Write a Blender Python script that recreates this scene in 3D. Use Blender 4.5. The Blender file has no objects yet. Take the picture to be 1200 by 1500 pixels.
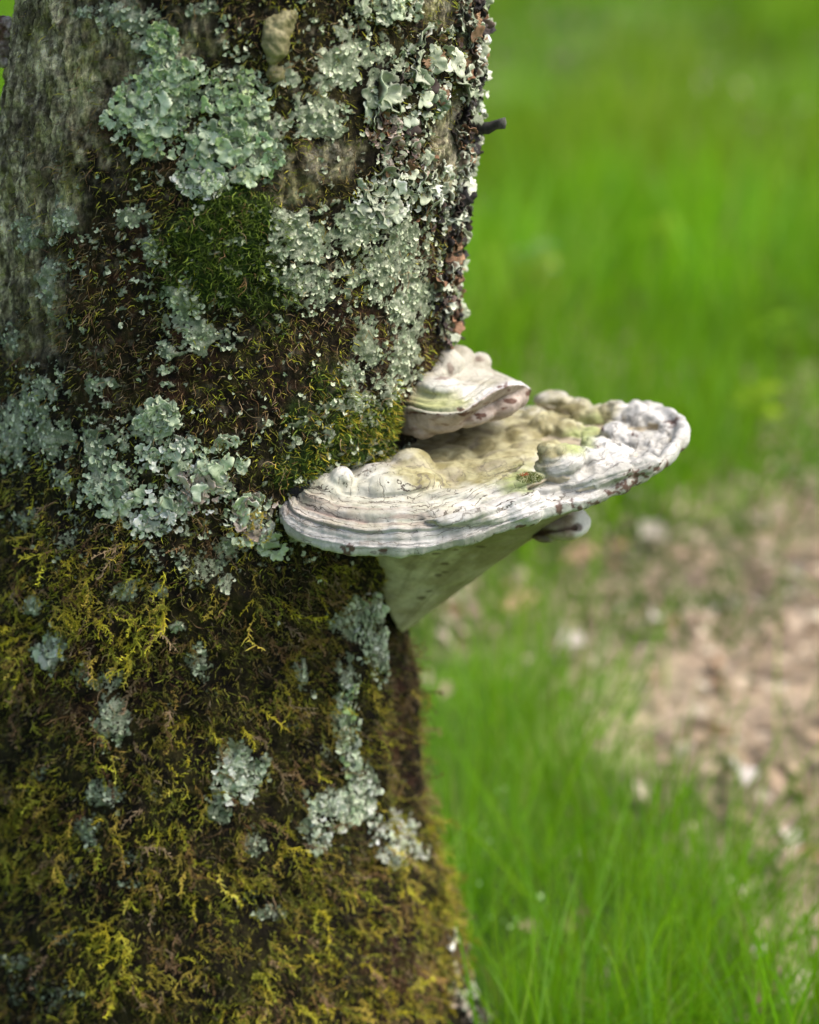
import bpy, math, random
import numpy as np
from mathutils import Vector, Matrix
from mathutils.bvhtree import BVHTree

random.seed(7)
RNG = np.random.default_rng(11)
SC = bpy.context.scene
COL = SC.collection

# ------------------------------------------------------------------ camera
ALPHA = math.radians(20.0)
DIST = 1.8
TARGET = np.array([0.0, 0.0, 0.55])
FWD = np.array([0.0, math.cos(ALPHA), -math.sin(ALPHA)])
UPV = np.array([0.0, math.sin(ALPHA), math.cos(ALPHA)])
CAM = TARGET - DIST * FWD
cam_data = bpy.data.cameras.new('camera')
cam = bpy.data.objects.new('camera', cam_data)
COL.objects.link(cam)
cam.location = CAM
cam.rotation_euler = (math.radians(90) - ALPHA, 0, 0)
cam_data.sensor_fit = 'VERTICAL'
cam_data.sensor_height = 36.0
cam_data.sensor_width = 28.8
cam_data.lens = 86.4
cam_data.clip_start = 0.05
cam_data.clip_end = 1000
cam_data.dof.use_dof = True
cam_data.dof.focus_distance = 1.715
cam_data.dof.aperture_fstop = 3.2
cam_data.dof.aperture_blades = 0
SC.camera = cam

# ------------------------------------------------------------------ world, sun, exposure
SUN_EL, SUN_AZ = math.radians(58), math.radians(98)   # azimuth clockwise from +Y
world = bpy.data.worlds.new('World')
SC.world = world
world.use_nodes = True
wn = world.node_tree.nodes
wl = world.node_tree.links
wn.clear()
sky = wn.new('ShaderNodeTexSky')
sky.sky_type = 'NISHITA'
sky.sun_disc = False
sky.sun_elevation = SUN_EL
sky.sun_rotation = SUN_AZ
sky.air_density = 1.0
sky.dust_density = 5.0
sky.ozone_density = 0.6
bg = wn.new('ShaderNodeBackground')
bg.inputs['Strength'].default_value = 0.15
wo = wn.new('ShaderNodeOutputWorld')
wl.new(sky.outputs['Color'], bg.inputs['Color'])
wl.new(bg.outputs['Background'], wo.inputs['Surface'])
sun_data = bpy.data.lights.new('sun', 'SUN')
sun_data.energy = 2.0
sun_data.angle = math.radians(40)
sun_data.color = (1.0, 0.96, 0.88)
sun = bpy.data.objects.new('sun', sun_data)
COL.objects.link(sun)
sd = Vector((math.sin(SUN_AZ) * math.cos(SUN_EL), math.cos(SUN_AZ) * math.cos(SUN_EL), math.sin(SUN_EL)))
sun.rotation_euler = sd.to_track_quat('Z', 'Y').to_euler()
SC.view_settings.view_transform = 'Standard'
SC.view_settings.look = 'None'
SC.view_settings.exposure = 0.66
SC.view_settings.gamma = 1.0
SC.view_settings.use_curve_mapping = False

# ------------------------------------------------------------------ helpers
def tag(o, label=None, cat=None, group=None, kind=None):
    if label: o['label'] = label
    if cat: o['category'] = cat
    if group: o['group'] = group
    if kind: o['kind'] = kind
    return o

def empty(name, loc, label=None, cat=None, group=None):
    o = bpy.data.objects.new(name, None)
    o.empty_display_size = 0.02
    o.location = loc
    COL.objects.link(o)
    return tag(o, label, cat, group)

def make_mesh(name, V, F, col=None, extra=None, smooth=True, mat=None):
    V = np.ascontiguousarray(V, dtype=np.float32)
    me = bpy.data.meshes.new(name)
    Fs = F if isinstance(F, list) else [F]
    Fs = [np.asarray(f, dtype=np.int32) for f in Fs if len(f)]
    nl = sum(f.size for f in Fs)
    npoly = sum(len(f) for f in Fs)
    me.vertices.add(len(V)); me.vertices.foreach_set('co', V.ravel())
    me.loops.add(nl); me.polygons.add(npoly)
    me.loops.foreach_set('vertex_index', np.concatenate([f.ravel() for f in Fs]))
    tot = np.concatenate([np.full(len(f), f.shape[1], dtype=np.int32) for f in Fs])
    st = np.concatenate([[0], np.cumsum(tot)[:-1]]).astype(np.int32)
    me.polygons.foreach_set('loop_start', st)
    me.polygons.foreach_set('loop_total', tot)
    me.polygons.foreach_set('use_smooth', np.full(npoly, smooth))
    me.update(calc_edges=True)
    if col is not None:
        c = np.ones((len(V), 4), dtype=np.float32); c[:, :3] = col
        a = me.color_attributes.new('col', 'FLOAT_COLOR', 'POINT')
        a.data.foreach_set('color', c.ravel())
    for k, arr in (extra or {}).items():
        arr = np.asarray(arr, dtype=np.float32)
        if arr.ndim == 1:
            a = me.attributes.new(k, 'FLOAT', 'POINT'); a.data.foreach_set('value', arr)
        else:
            a = me.attributes.new(k, 'FLOAT_VECTOR', 'POINT'); a.data.foreach_set('vector', arr.ravel())
    if mat: me.materials.append(mat)
    return me

def add(name, me, parent=None, loc=None, mw=None):
    o = bpy.data.objects.new(name, me)
    COL.objects.link(o)
    if parent is not None: o.parent = parent
    if mw is not None: o.matrix_basis = mw
    elif loc is not None: o.location = loc
    return o

def norm(a):
    return a / np.maximum(np.linalg.norm(a, axis=-1, keepdims=True), 1e-12)

def sstep(a, b, x):
    t = np.clip((x - a) / (b - a), 0, 1)
    return t * t * (3 - 2 * t)

def _hash(ix, iy, iz, s):
    h = (ix.astype(np.int64) * 374761393 + iy.astype(np.int64) * 668265263 + iz.astype(np.int64) * 2147483647 + s * 1274126177) & 0xffffffff
    h = ((h ^ (h >> 13)) * 1274126177) & 0xffffffff
    h = ((h ^ (h >> 15)) * 2246822519) & 0xffffffff
    return ((h ^ (h >> 16)) & 0xffffff).astype(np.float64) / 0xffffff * 2 - 1

def vnoise(p, s=0):
    """smooth value noise about -1..1 on (N,3)"""
    p = np.asarray(p, dtype=np.float64)
    i = np.floor(p).astype(np.int64); f = p - i
    f = f * f * f * (f * (f * 6 - 15) + 10)
    x, y, z = i[..., 0], i[..., 1], i[..., 2]
    fx, fy, fz = f[..., 0], f[..., 1], f[..., 2]
    def L(a, b, t): return a + (b - a) * t
    c = [[[_hash(x + a, y + b, z + d, s) for d in (0, 1)] for b in (0, 1)] for a in (0, 1)]
    x0 = L(L(c[0][0][0], c[1][0][0], fx), L(c[0][1][0], c[1][1][0], fx), fy)
    x1 = L(L(c[0][0][1], c[1][0][1], fx), L(c[0][1][1], c[1][1][1], fx), fy)
    return L(x0, x1, fz)

_ROT = np.array([[.36, .48, -.8], [-.8, .6, 0.], [.48, .64, .6]])
def fbm(p, s=0, o=4, g=0.5):
    p = np.asarray(p, dtype=np.float64)
    r = 0; a = 1; t = 0
    for k in range(o):
        p = p @ _ROT
        r = r + a * vnoise(p * 2.03 ** k + 17.3 * k, s + k); t += a; a *= g
    return r / t * 1.5

def mixc(a, b, t):
    t = np.asarray(t)[..., None]
    return np.asarray(a) * (1 - t) + np.asarray(b) * t

# photo position <-> place
def ray(px, py):
    px = np.asarray(px, float); py = np.asarray(py, float)
    dx = (px - 600) / 600 / 6.0
    dy = -(py - 750) / 750 * (0.375 / 1.8)
    return FWD + dx[..., None] * np.array([1., 0, 0]) + dy[..., None] * UPV

def at_y(px, py, y):
    d = ray(px, py)
    t = (np.asarray(y) - CAM[1]) / d[..., 1]
    return CAM + t[..., None] * d

def at_z(px, py, z):
    d = ray(px, py)
    t = (z - CAM[2]) / d[..., 2]
    return CAM + t[..., None] * d

def to_px(P):
    q = P - CAM
    w = q @ FWD
    return 600 + q[..., 0] / w * 3600, 750 - (q @ UPV) / w * 3600

# ------------------------------------------------------------------ trunk shape
Y0 = 0.12
tab = np.array([(-300, 60, 735), (-100, 35, 712), (0, 24, 700), (100, 16, 696), (200, 6, 688), (350, 0, 672), (450, -8, 664),
                (550, -14, 648), (650, -20, 628), (755, -28, 612), (850, -34, 602), (930, -40, 598), (1020, -45, 602),
                (1100, -48, 607), (1180, -52, 618), (1250, -60, 636), (1330, -66, 652), (1400, -70, 664), (1500, -80, 690), (1620, -100, 730), (1740, -140, 790)], float)
_l = at_y(tab[:, 1], tab[:, 0], Y0); _r = at_y(tab[:, 2], tab[:, 0], Y0)
_o = np.argsort(_l[:, 2])
TZ = _l[_o, 2]; TCX = ((_l + _r) / 2)[_o, 0]; TR = ((_r - _l) / 2)[_o, 0]
def t_cx(z): return np.interp(z, TZ, TCX)
def t_R(z): return np.interp(z, TZ, TR) + np.clip(0.04 - z, 0, 1) * 0.35

def smooth_p(th, z, r=None):
    R = t_R(z) if r is None else r
    return np.stack([t_cx(z) + R * np.sin(th), Y0 - R * np.cos(th), z + 0 * th], -1)

def hit(px, py):
    d = ray(px, py)
    lo = np.full(np.shape(px), 1.2); hi = np.full(np.shape(px), 2.2)
    # march to the first crossing
    ts = np.linspace(1.3, 2.3, 260)
    P = CAM + ts[:, None, None] * np.atleast_2d(d)[None]
    f = np.hypot(P[..., 0] - t_cx(P[..., 2]), P[..., 1] - Y0) - t_R(P[..., 2])
    # where the ray misses take the closest approach
    inside = f < 0
    k = np.where(inside.any(0), inside.argmax(0), f.argmin(0))
    Q = P[k, np.arange(P.shape[1])]
    return np.arctan2(Q[:, 0] - t_cx(Q[:, 2]), -(Q[:, 1] - Y0)), Q[:, 2]

# surface zones, given where they sit in the photograph
def blob(px, py, cx, cy, rx, ry, n, e=0.45, w=0.35):
    d = np.sqrt(((px - cx) / rx) ** 2 + ((py - cy) / ry) ** 2) + n * e
    return 1 - sstep(1 - w, 1 + w, d)

CRUST = [  # px, py, rx, ry, brightness
 (190,25,42,24,.8),(215,60,26,22,.8),(120,18,14,10,.7),(290,12,30,12,.6),(250,110,42,34,1),(235,165,55,45,1.05),(340,150,42,50,.75),(330,215,62,40,1),(300,255,40,22,1),
 (395,200,24,40,.75),(505,88,52,40,1.05),(470,170,46,34,.95),(478,232,38,26,.5),(420,110,18,14,.8),(555,130,16,30,.9),(440,345,38,42,.9),(520,325,50,32,.95),(585,350,36,40,.9),
 (560,400,60,38,.85),(450,415,40,30,.7),(600,440,30,50,.9),(590,520,26,44,.95),(540,500,18,34,.85),(520,560,16,30,.8),(560,575,14,26,.8),(100,316,17,24,1.05),(192,318,22,17,1),(225,365,22,24,.9),(75,420,14,46,.8),(45,345,14,22,.8),
 (265,440,20,28,.95),(288,495,24,24,.95),(250,515,12,12,.8),(150,562,20,13,.95),(45,592,32,30,.85),(22,640,22,42,.85),(72,640,26,32,.85),(90,700,16,18,.7),(235,605,26,20,1),(205,625,14,12,.9),(145,680,22,50,.8),(170,718,28,30,.85),
 (55,885,11,11,1),(80,948,20,22,.9),(160,995,24,18,.7),(165,1050,20,34,.75),(125,980,14,18,.6),(190,862,22,16,.7),(235,862,14,12,.8),(300,830,30,20,.6),(325,850,12,14,.8),(330,810,20,14,.7),
 (262,915,12,8,.9),(290,970,14,22,.65),(540,895,24,26,.8),(505,915,22,24,.8),(545,945,16,34,.85),(560,985,12,22,.7),(498,990,12,28,.8),(495,1045,12,38,.85),(505,1110,12,28,.8),(530,1140,10,22,.8),(520,1165,18,28,1.05),
 (440,985,12,20,.7),(455,1015,8,6,.8),(345,1130,26,34,.85),(380,1120,14,16,.8),(320,1185,16,18,.8),(150,1165,22,24,.7),(125,1220,20,20,.7),(190,1250,18,16,.5),(110,1290,16,12,.5),(480,1175,30,24,1.05),(450,1205,18,24,.9),(365,1230,18,28,.6),(395,1335,24,12,.7),
 (100,1370,18,14,.5),(60,1450,44,34,.5),(30,1405,18,14,.6),(190,1290,18,12,.5),(360,1310,20,20,.4),(20,500,14,20,.6),(30,760,22,16,.6),(100,790,14,14,.6),(60,1130,12,10,.5),(230,1160,12,14,.5),(470,1100,12,14,.5),(420,1060,14,10,.4),
]
GREEN = [(330,345,80,66,1),(300,410,62,46,.75),(385,410,44,60,.55),(520,640,50,54,1),(568,605,18,40,.9),(465,670,40,36,.8),(440,610,36,34,.6),(490,570,30,40,.5),(420,690,30,22,.7)]
YELLOW = [(110,900,80,60,1),(150,830,80,40,.9),(60,860,50,50,.8),(180,900,60,50,.9),(100,945,50,40,.7),(40,720,40,40,.5),(70,815,50,40,.6),(260,880,70,40,.5),(340,730,30,30,.5),(450,560,40,60,.45),(390,560,60,60,.35),
          (120,1180,90,60,.4),(60,1250,80,60,.5),(200,1410,60,50,.6),(260,1250,60,60,.4),(560,1300,90,70,.9),(620,1230,30,60,1),(600,1420,90,80,.9),(460,1400,100,80,.8),(520,1480,140,60,.8),(650,1330,40,60,1.1),(400,1260,80,70,.5),(460,1290,60,50,.7),(350,1450,80,50,.6)]
BARK = [(40,60,110,110,1),(20,200,110,120,1),(20,360,60,130,.9),(120,90,80,110,.75),(60,420,40,100,.55),(270,60,45,40,.6),(690,150,18,190,1),(655,200,22,50,1),(650,240,22,60,.8),(690,30,24,50,.9),(640,10,24,26,.7),(665,350,18,60,.7),(480,235,40,26,.6),(410,245,24,28,.5),(430,280,30,20,.6),(190,90,40,50,.5)]
REDBR = [(140,170,60,70,.8),(150,400,80,70,.8),(250,400,30,40,.6),(600,400,30,60,.9),(570,480,40,50,.8),(620,520,30,60,.9),(600,580,24,40,1),(540,550,36,40,.6),(250,180,24,20,.6),(190,480,80,40,.6),(250,230,50,24,.5),(480,460,60,60,.5),(420,560,40,60,.5),(330,600,80,40,.4),(280,770,70,40,.4),(600,1000,40,80,.8),(590,1100,34,80,.7),(590,1420,60,80,.6),(120,1010,120,60,.5),(180,530,150,60,.7)]

def field(lst, px, py, n, **k):
    r = np.zeros(np.shape(px))
    for (cx, cy, rx, ry, w) in lst:
        s = np.where((np.abs(px - cx) < 2.2 * rx) & (np.abs(py - cy) < 2.2 * ry))[0]
        if len(s): r[s] = np.maximum(r[s], w * blob(px[s], py[s], cx, cy, rx, ry, n[s], **k))
    return r

def zones(P):
    px, py = to_px(P)
    n1 = fbm(P * 100, 5, 5, .75)
    n2 = fbm(P * 45, 25, 4, .6)
    n3 = fbm(P * 260, 45, 2, .6)
    crust = field(CRUST, px, py, n1 + n3 * .35, e=1.0, w=.3)
    # stray specks of pale lichen everywhere but on the bare bark
    up = 1 - sstep(760, 900, py)
    specks = sstep(.0, .16, fbm(P * 170, 77, 4, .7) - (.52 - .40 * up * sstep(-.4, .5, fbm(P * 22, 79, 3)))) * .85 * (.5 + .5 * up)
    crust = crust * (1 - .22 * sstep(750, 900, py) * sstep(-.3, .4, n3 + n2))
    bark = field(BARK, px, py, n2, e=.6, w=.4)
    crust = np.maximum(crust, specks * (1 - bark) * .9)
    green = field(GREEN, px, py, n2, e=.5, w=.35)
    yellow = field(YELLOW, px, py, n2, e=.6, w=.6)
    red = field(REDBR, px, py, n2, e=.6, w=.5)
    low = sstep(700, 860, py + n2 * 60)           # where feather moss takes over
    return dict(px=px, py=py, crust=crust, bark=bark, green=green, yellow=yellow, red=red, low=low, n1=n1, n2=n2, n3=n3)

def t_disp(S, Z):
    """relief of the trunk at smooth surface points S"""
    q = S.copy(); q[:, 2] *= .33
    lump = fbm(S * np.array([9, 9, 5.]), 3, 3) * .006
    fiss = -np.abs(fbm(q * 95, 13, 4, .6)) * .0042 + .001
    fine = fbm(S * 240, 31, 3, .6) * .0012 + fbm(S * 85, 37, 3, .6) * .0012
    crag = -np.abs(fbm(S * np.array([85, 85, 30.]), 41, 5, .68)) * .0045 + .0012
    d = lump + fiss * (.45 + .8 * Z['bark']) + fine + crag * (.45 + .9 * Z['bark'])
    d += sstep(.35, .6, Z['crust']) * (.0014 + .0014 * Z['n3'])
    d += Z['green'] * .006 + Z['low'] * (.003 + fbm(S * 28, 91, 3) * .007)
    # groove running down right of the middle
    g = np.exp(-((Z['px'] - (578 + .02 * (Z['py'] - 900))) / 16) ** 2) * sstep(860, 920, Z['py']) * (1 - sstep(1180, 1260, Z['py']))
    return d - g * .012

def trunk_at(th, z, off=0.0):
    S = smooth_p(th, z)
    Z = zones(S)
    d = t_disp(S, Z) + off
    n = np.stack([np.sin(th), -np.cos(th), 0 * th], -1)
    return S + n * d[:, None], n, Z

def trunk_px(px, py, off=0.0):
    th, z = hit(np.atleast_1d(np.asarray(px, float)), np.atleast_1d(np.asarray(py, float)))
    return trunk_at(th, z, off)

# ------------------------------------------------------------------ materials
def new_mat(name):
    m = bpy.data.materials.new(name); m.use_nodes = True
    nt = m.node_tree; nt.nodes.clear()
    out = nt.nodes.new('ShaderNodeOutputMaterial')
    return m, nt, nt.nodes, nt.links, out

def n_attr(N, name):
    a = N.new('ShaderNodeAttribute'); a.attribute_name = name; return a

def n_noise(N, L, vec, scale, detail=4, rough=.6):
    t = N.new('ShaderNodeTexNoise'); t.inputs['Scale'].default_value = scale
    t.inputs['Detail'].default_value = detail; t.inputs['Roughness'].default_value = rough
    if vec is not None: L.new(vec, t.inputs['Vector'])
    return t

def n_map(N, L, sock, a, b, c, d):
    m = N.new('ShaderNodeMapRange'); m.inputs[1].default_value = a; m.inputs[2].default_value = b
    m.inputs[3].default_value = c; m.inputs[4].default_value = d
    L.new(sock, m.inputs[0]); return m.outputs[0]

def n_mul(N, L, col, fac):
    m = N.new('ShaderNodeMix'); m.data_type = 'RGBA'; m.blend_type = 'MULTIPLY'
    m.inputs['Factor'].default_value = 1
    L.new(col, m.inputs[6]); L.new(fac, m.inputs[7]); return m.outputs[2]

def n_mix(N, L, fac, a, b):
    m = N.new('ShaderNodeMix'); m.data_type = 'RGBA'
    L.new(fac, m.inputs['Factor'])
    for s, k in ((a, 6), (b, 7)):
        if isinstance(s, tuple): m.inputs[k].default_value = (*s, 1)
        else: L.new(s, m.inputs[k])
    return m.outputs[2]

def surface_mat(name, scale, lo=.6, hi=1.35, rough=.9, bump=.4, bdist=.0006, spec=.25, detail=5, world_tex=True):
    m, nt, N, L, out = new_mat(name)
    co = N.new('ShaderNodeNewGeometry').outputs['Position'] if world_tex else N.new('ShaderNodeTexCoord').outputs['Object']
    no = n_noise(N, L, co, scale, detail, .65)
    v = n_map(N, L, no.outputs['Fac'], .3, .7, lo, hi)
    c = n_mul(N, L, n_attr(N, 'col').outputs['Color'], v)
    b = N.new('ShaderNodeBsdfPrincipled')
    b.inputs['Roughness'].default_value = rough
    b.inputs['Specular IOR Level'].default_value = spec
    L.new(c, b.inputs['Base Color'])
    bu = N.new('ShaderNodeBump'); bu.inputs['Strength'].default_value = bump; bu.inputs['Distance'].default_value = bdist
    L.new(no.outputs['Fac'], bu.inputs['Height']); L.new(bu.outputs['Normal'], b.inputs['Normal'])
    L.new(b.outputs['BSDF'], out.inputs['Surface'])
    return m

def leaf_mat(name, trans=.35, rough=.55, spec=.3):
    m, nt, N, L, out = new_mat(name)
    at = n_attr(N, 'col')
    b = N.new('ShaderNodeBsdfPrincipled'); b.inputs['Roughness'].default_value = rough
    b.inputs['Specular IOR Level'].default_value = spec
    L.new(at.outputs['Color'], b.inputs['Base Color'])
    t = N.new('ShaderNodeBsdfTranslucent'); L.new(at.outputs['Color'], t.inputs['Color'])
    mx = N.new('ShaderNodeMixShader'); mx.inputs[0].default_value = trans
    L.new(b.outputs['BSDF'], mx.inputs[1]); L.new(t.outputs['BSDF'], mx.inputs[2])
    L.new(mx.outputs[0], out.inputs['Surface'])
    return m

def bark_mat():
    m, nt, N, L, out = new_mat('bark')
    pos = N.new('ShaderNodeNewGeometry').outputs['Position']
    st = N.new('ShaderNodeVectorMath'); st.operation = 'MULTIPLY'; L.new(pos, st.inputs[0]); st.inputs[1].default_value = (1, 1, .38)
    n1 = n_noise(N, L, pos, 620, 6, .72)
    n2 = n_noise(N, L, st.outputs[0], 260, 6, .72)
    n3 = n_noise(N, L, pos, 330, 5, .75)
    v = n_map(N, L, n2.outputs['Fac'], .36, .64, .28, 1.75)
    c = n_mul(N, L, n_attr(N, 'col').outputs['Color'], v)
    v = n_map(N, L, n1.outputs['Fac'], .3, .7, .6, 1.4)
    c = n_mul(N, L, c, v)
    # lichen film: its edge is frayed by fine noise
    fr = n_map(N, L, n3.outputs['Fac'], .3, .7, -.42, .42)
    ad = N.new('ShaderNodeMath'); ad.operation = 'ADD'; L.new(n_attr(N, 'film').outputs['Fac'], ad.inputs[0]); L.new(fr, ad.inputs[1])
    f = n_map(N, L, ad.outputs[0], .40, .52, 0, .92)
    mc = n_mul(N, L, n_attr(N, 'filmcol').outputs['Vector'], n_map(N, L, n1.outputs['Fac'], .3, .7, .72, 1.25))
    c = n_mix(N, L, f, c, mc)
    b = N.new('ShaderNodeBsdfPrincipled'); b.inputs['Roughness'].default_value = .9; b.inputs['Specular IOR Level'].default_value = .2
    L.new(c, b.inputs['Base Color'])
    h1 = N.new('ShaderNodeMath'); h1.operation = 'MULTIPLY_ADD'; L.new(n2.outputs['Fac'], h1.inputs[0]); h1.inputs[1].default_value = 1.6; L.new(n1.outputs['Fac'], h1.inputs[2])
    h2 = N.new('ShaderNodeMath'); h2.operation = 'MULTIPLY_ADD'; L.new(f, h2.inputs[0]); h2.inputs[1].default_value = .5; L.new(h1.outputs[0], h2.inputs[2])
    bu = N.new('ShaderNodeBump'); bu.inputs['Strength'].default_value = 1; bu.inputs['Distance'].default_value = .0028
    L.new(h2.outputs[0], bu.inputs['Height']); L.new(bu.outputs['Normal'], b.inputs['Normal'])
    L.new(b.outputs['BSDF'], out.inputs['Surface'])
    return m
M_bark = bark_mat()
M_lichen = surface_mat('lichen', 700, .75, 1.22, .85, .5, .0004)
M_lobe = surface_mat('lichen_lobe', 500, .82, 1.15, .7, .35, .0004, .35, 4)
M_moss = leaf_mat('moss', .2, .6, .25)
M_grass = leaf_mat('grass', .55, .65, .12)
M_litter = leaf_mat('dead_leaf', .15, .7, .3)
M_ground = surface_mat('soil', 60, .5, 1.4, .95, .5, .004)
M_wood = surface_mat('dark_wood', 500, .5, 1.5, .85, .7, .0008)

def fungus_mat(name, ks=(30, 9), crack=True):
    m, nt, N, L, out = new_mat(name)
    pos = N.new('ShaderNodeNewGeometry').outputs['Position']
    suv = n_attr(N, 'suv').outputs['Vector']
    ca = n_attr(N, 'crack').outputs['Fac']
    n1 = n_noise(N, L, pos, 420, 5, .7)
    n2 = n_noise(N, L, pos, 90, 4, .6)
    v = n_map(N, L, n1.outputs['Fac'], .3, .7, .84, 1.1)
    c = n_mul(N, L, n_attr(N, 'col').outputs['Color'], v)
    v2 = n_map(N, L, n2.outputs['Fac'], .3, .7, .86, 1.08)
    c = n_mul(N, L, c, v2)
    b = N.new('ShaderNodeBsdfPrincipled'); b.inputs['Roughness'].default_value = .62
    b.inputs['Specular IOR Level'].default_value = .35
    h = n_map(N, L, n1.outputs['Fac'], 0, 1, 0, .55)
    if crack:
        # warp the growth coordinates, then cracks are the borders of stretched cells
        wv = n_noise(N, L, pos, 55, 4, .65)
        mp = N.new('ShaderNodeVectorMath'); mp.operation = 'MULTIPLY_ADD'
        L.new(wv.outputs['Color'], mp.inputs[0]); mp.inputs[1].default_value = (.085, .085, 0); L.new(suv, mp.inputs[2])
        def M(op, a, b=None):
            q = N.new('ShaderNodeMath'); q.operation = op
            for k, x in enumerate((a, b)):
                if x is None: continue
                if isinstance(x, (int, float)): q.inputs[k].default_value = x
                else: L.new(x, q.inputs[k])
            return q.outputs[0]
        sp = N.new('ShaderNodeSeparateXYZ'); L.new(suv, sp.inputs[0])
        w2 = n_noise(N, L, pos, 28, 5, .62)
        bandw = M('ADD', sp.outputs['Y'], n_map(N, L, w2.outputs['Fac'], 0, 1, -.11, .11))
        azw = M('ADD', sp.outputs['X'], n_map(N, L, wv.outputs['Fac'], 0, 1, -.16, .16))
        def rings(src, freq, width, gscale, g0, seed):
            fr = M('ABSOLUTE', M('SUBTRACT', M('FRACT', M('ADD', M('MULTIPLY', src, freq), seed)), .5))
            gt = n_noise(N, L, pos, gscale, 3, .6); gt.noise_dimensions = '4D'; gt.inputs['W'].default_value = seed * 7
            # the width follows the gate, so that a crack opens and closes along its run
            g = n_map(N, L, gt.outputs['Fac'], g0, g0 + .22, 0, 1)
            wd_ = M('MULTIPLY', g, width)
            return M('MULTIPLY', M('LESS_THAN', fr, wd_), M('MINIMUM', M('MULTIPLY', g, 2.5), 1.0))
        tot = M('MAXIMUM', rings(bandw, 11.0, .05, 38, .38, .13), rings(bandw, 25.0, .09, 60, .44, .57))
        tot = M('MAXIMUM', tot, M('MULTIPLY', rings(azw, 7.5, .03, 75, .47, .31), .9))
        tot = M('MAXIMUM', tot, M('MULTIPLY', rings(azw, 17.0, .05, 120, .54, .77), .8))
        sc = N.new('ShaderNodeVectorMath'); sc.operation = 'MULTIPLY'
        L.new(mp.outputs[0], sc.inputs[0]); sc.inputs[1].default_value = (9, 14, 1)
        vo = N.new('ShaderNodeTexVoronoi'); vo.feature = 'DISTANCE_TO_EDGE'; vo.voronoi_dimensions = '2D'
        vo.inputs['Scale'].default_value = 1; vo.inputs['Randomness'].default_value = 1
        L.new(sc.outputs[0], vo.inputs['Vector'])
        gt = n_noise(N, L, pos, 70, 3, .6)
        tot = M('MAXIMUM', tot, M('MULTIPLY', n_map(N, L, vo.outputs['Distance'], 0, .03, .75, 0), n_map(N, L, gt.outputs['Fac'], .48, .58, 0, 1)))
        mu = N.new('ShaderNodeMath'); mu.operation = 'MULTIPLY'; L.new(tot, mu.inputs[0]); L.new(ca, mu.inputs[1])
        c = n_mix(N, L, mu.outputs[0], c, (.10, .085, .065))
        sb = N.new('ShaderNodeMath'); sb.operation = 'SUBTRACT'; L.new(h, sb.inputs[0]); L.new(mu.outputs[0], sb.inputs[1]); h = sb.outputs[0]
    L.new(c, b.inputs['Base Color'])
    bu = N.new('ShaderNodeBump'); bu.inputs['Strength'].default_value = .7; bu.inputs['Distance'].default_value = .0009
    L.new(h, bu.inputs['Height']); L.new(bu.outputs['Normal'], b.inputs['Normal'])
    L.new(b.outputs['BSDF'], out.inputs['Surface'])
    return m
M_cap = fungus_mat('fungus_cap')
M_pore = fungus_mat('fungus_pores', crack=False)

# ------------------------------------------------------------------ ground
def litter_mask(x, y):
    P = np.stack([x, y, 0 * x], -1)
    px, py = to_px(P)
    n = fbm(P * 3.5, 60, 3, .6)
    L = np.zeros_like(x)
    for (cx, cy, rx, ry, w) in ((1080, 930, 260, 190, 1), (900, 900, 170, 130, .9), (1150, 1110, 150, 130, .8), (1020, 1150, 110, 90, .7), (760, 880, 120, 60, .7), (1225, 1290, 70, 130, .8),
                                (1190, 1480, 90, 60, .9), (1250, 1000, 150, 500, .9), (880, 560, 110, 60, .55), (1050, 760, 160, 50, .6), (640, 900, 90, 60, .7)):
        L = np.maximum(L, w * blob(px, py, cx, cy, rx, ry, n, .5, .4))
    far = (y > 40)
    L = np.where(far | (x < -.6) , sstep(.3, .7, n), L)
    return np.clip(L, 0, 1)

gx = np.concatenate([-np.geomspace(260, 3.2, 24), np.linspace(-3, 5, 150), np.geomspace(5.3, 260, 24)])
gy = np.concatenate([-np.geomspace(260, 2.2, 20), np.linspace(-2, 9, 190), np.geomspace(9.4, 400, 26)])
GX, GY = np.meshgrid(gx, gy)
def ground_z(x, y):
    P = np.stack([x, y, 0 * x], -1)
    near = np.exp(-(np.hypot(x, y) / 30) ** 2)
    return fbm(P * 1.1, 70, 3) * .03 * near + fbm(P * 9, 73, 3) * .008 * near - .02
fx, fy = GX.ravel(), GY.ravel()
gV = np.stack([fx, fy, ground_z(fx, fy)], -1)
nx, ny = len(gx), len(gy)
idx = np.arange(nx * ny).reshape(ny, nx)
gF = np.stack([idx[:-1, :-1], idx[:-1, 1:], idx[1:, 1:], idx[1:, :-1]], -1).reshape(-1, 4)
lm = litter_mask(fx, fy)
gn = fbm(gV * 5, 81, 4, .6)
gc = mixc((.07, .14, .012), (.27, .21, .15), lm)
gc = gc * (1 + .8 * gn[:, None])
ground = add('ground', make_mesh('ground', gV, gF, np.clip(gc, .01, 1), mat=M_ground))
tag(ground, 'grassy forest floor with a patch of brown leaf litter', kind='structure')

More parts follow.
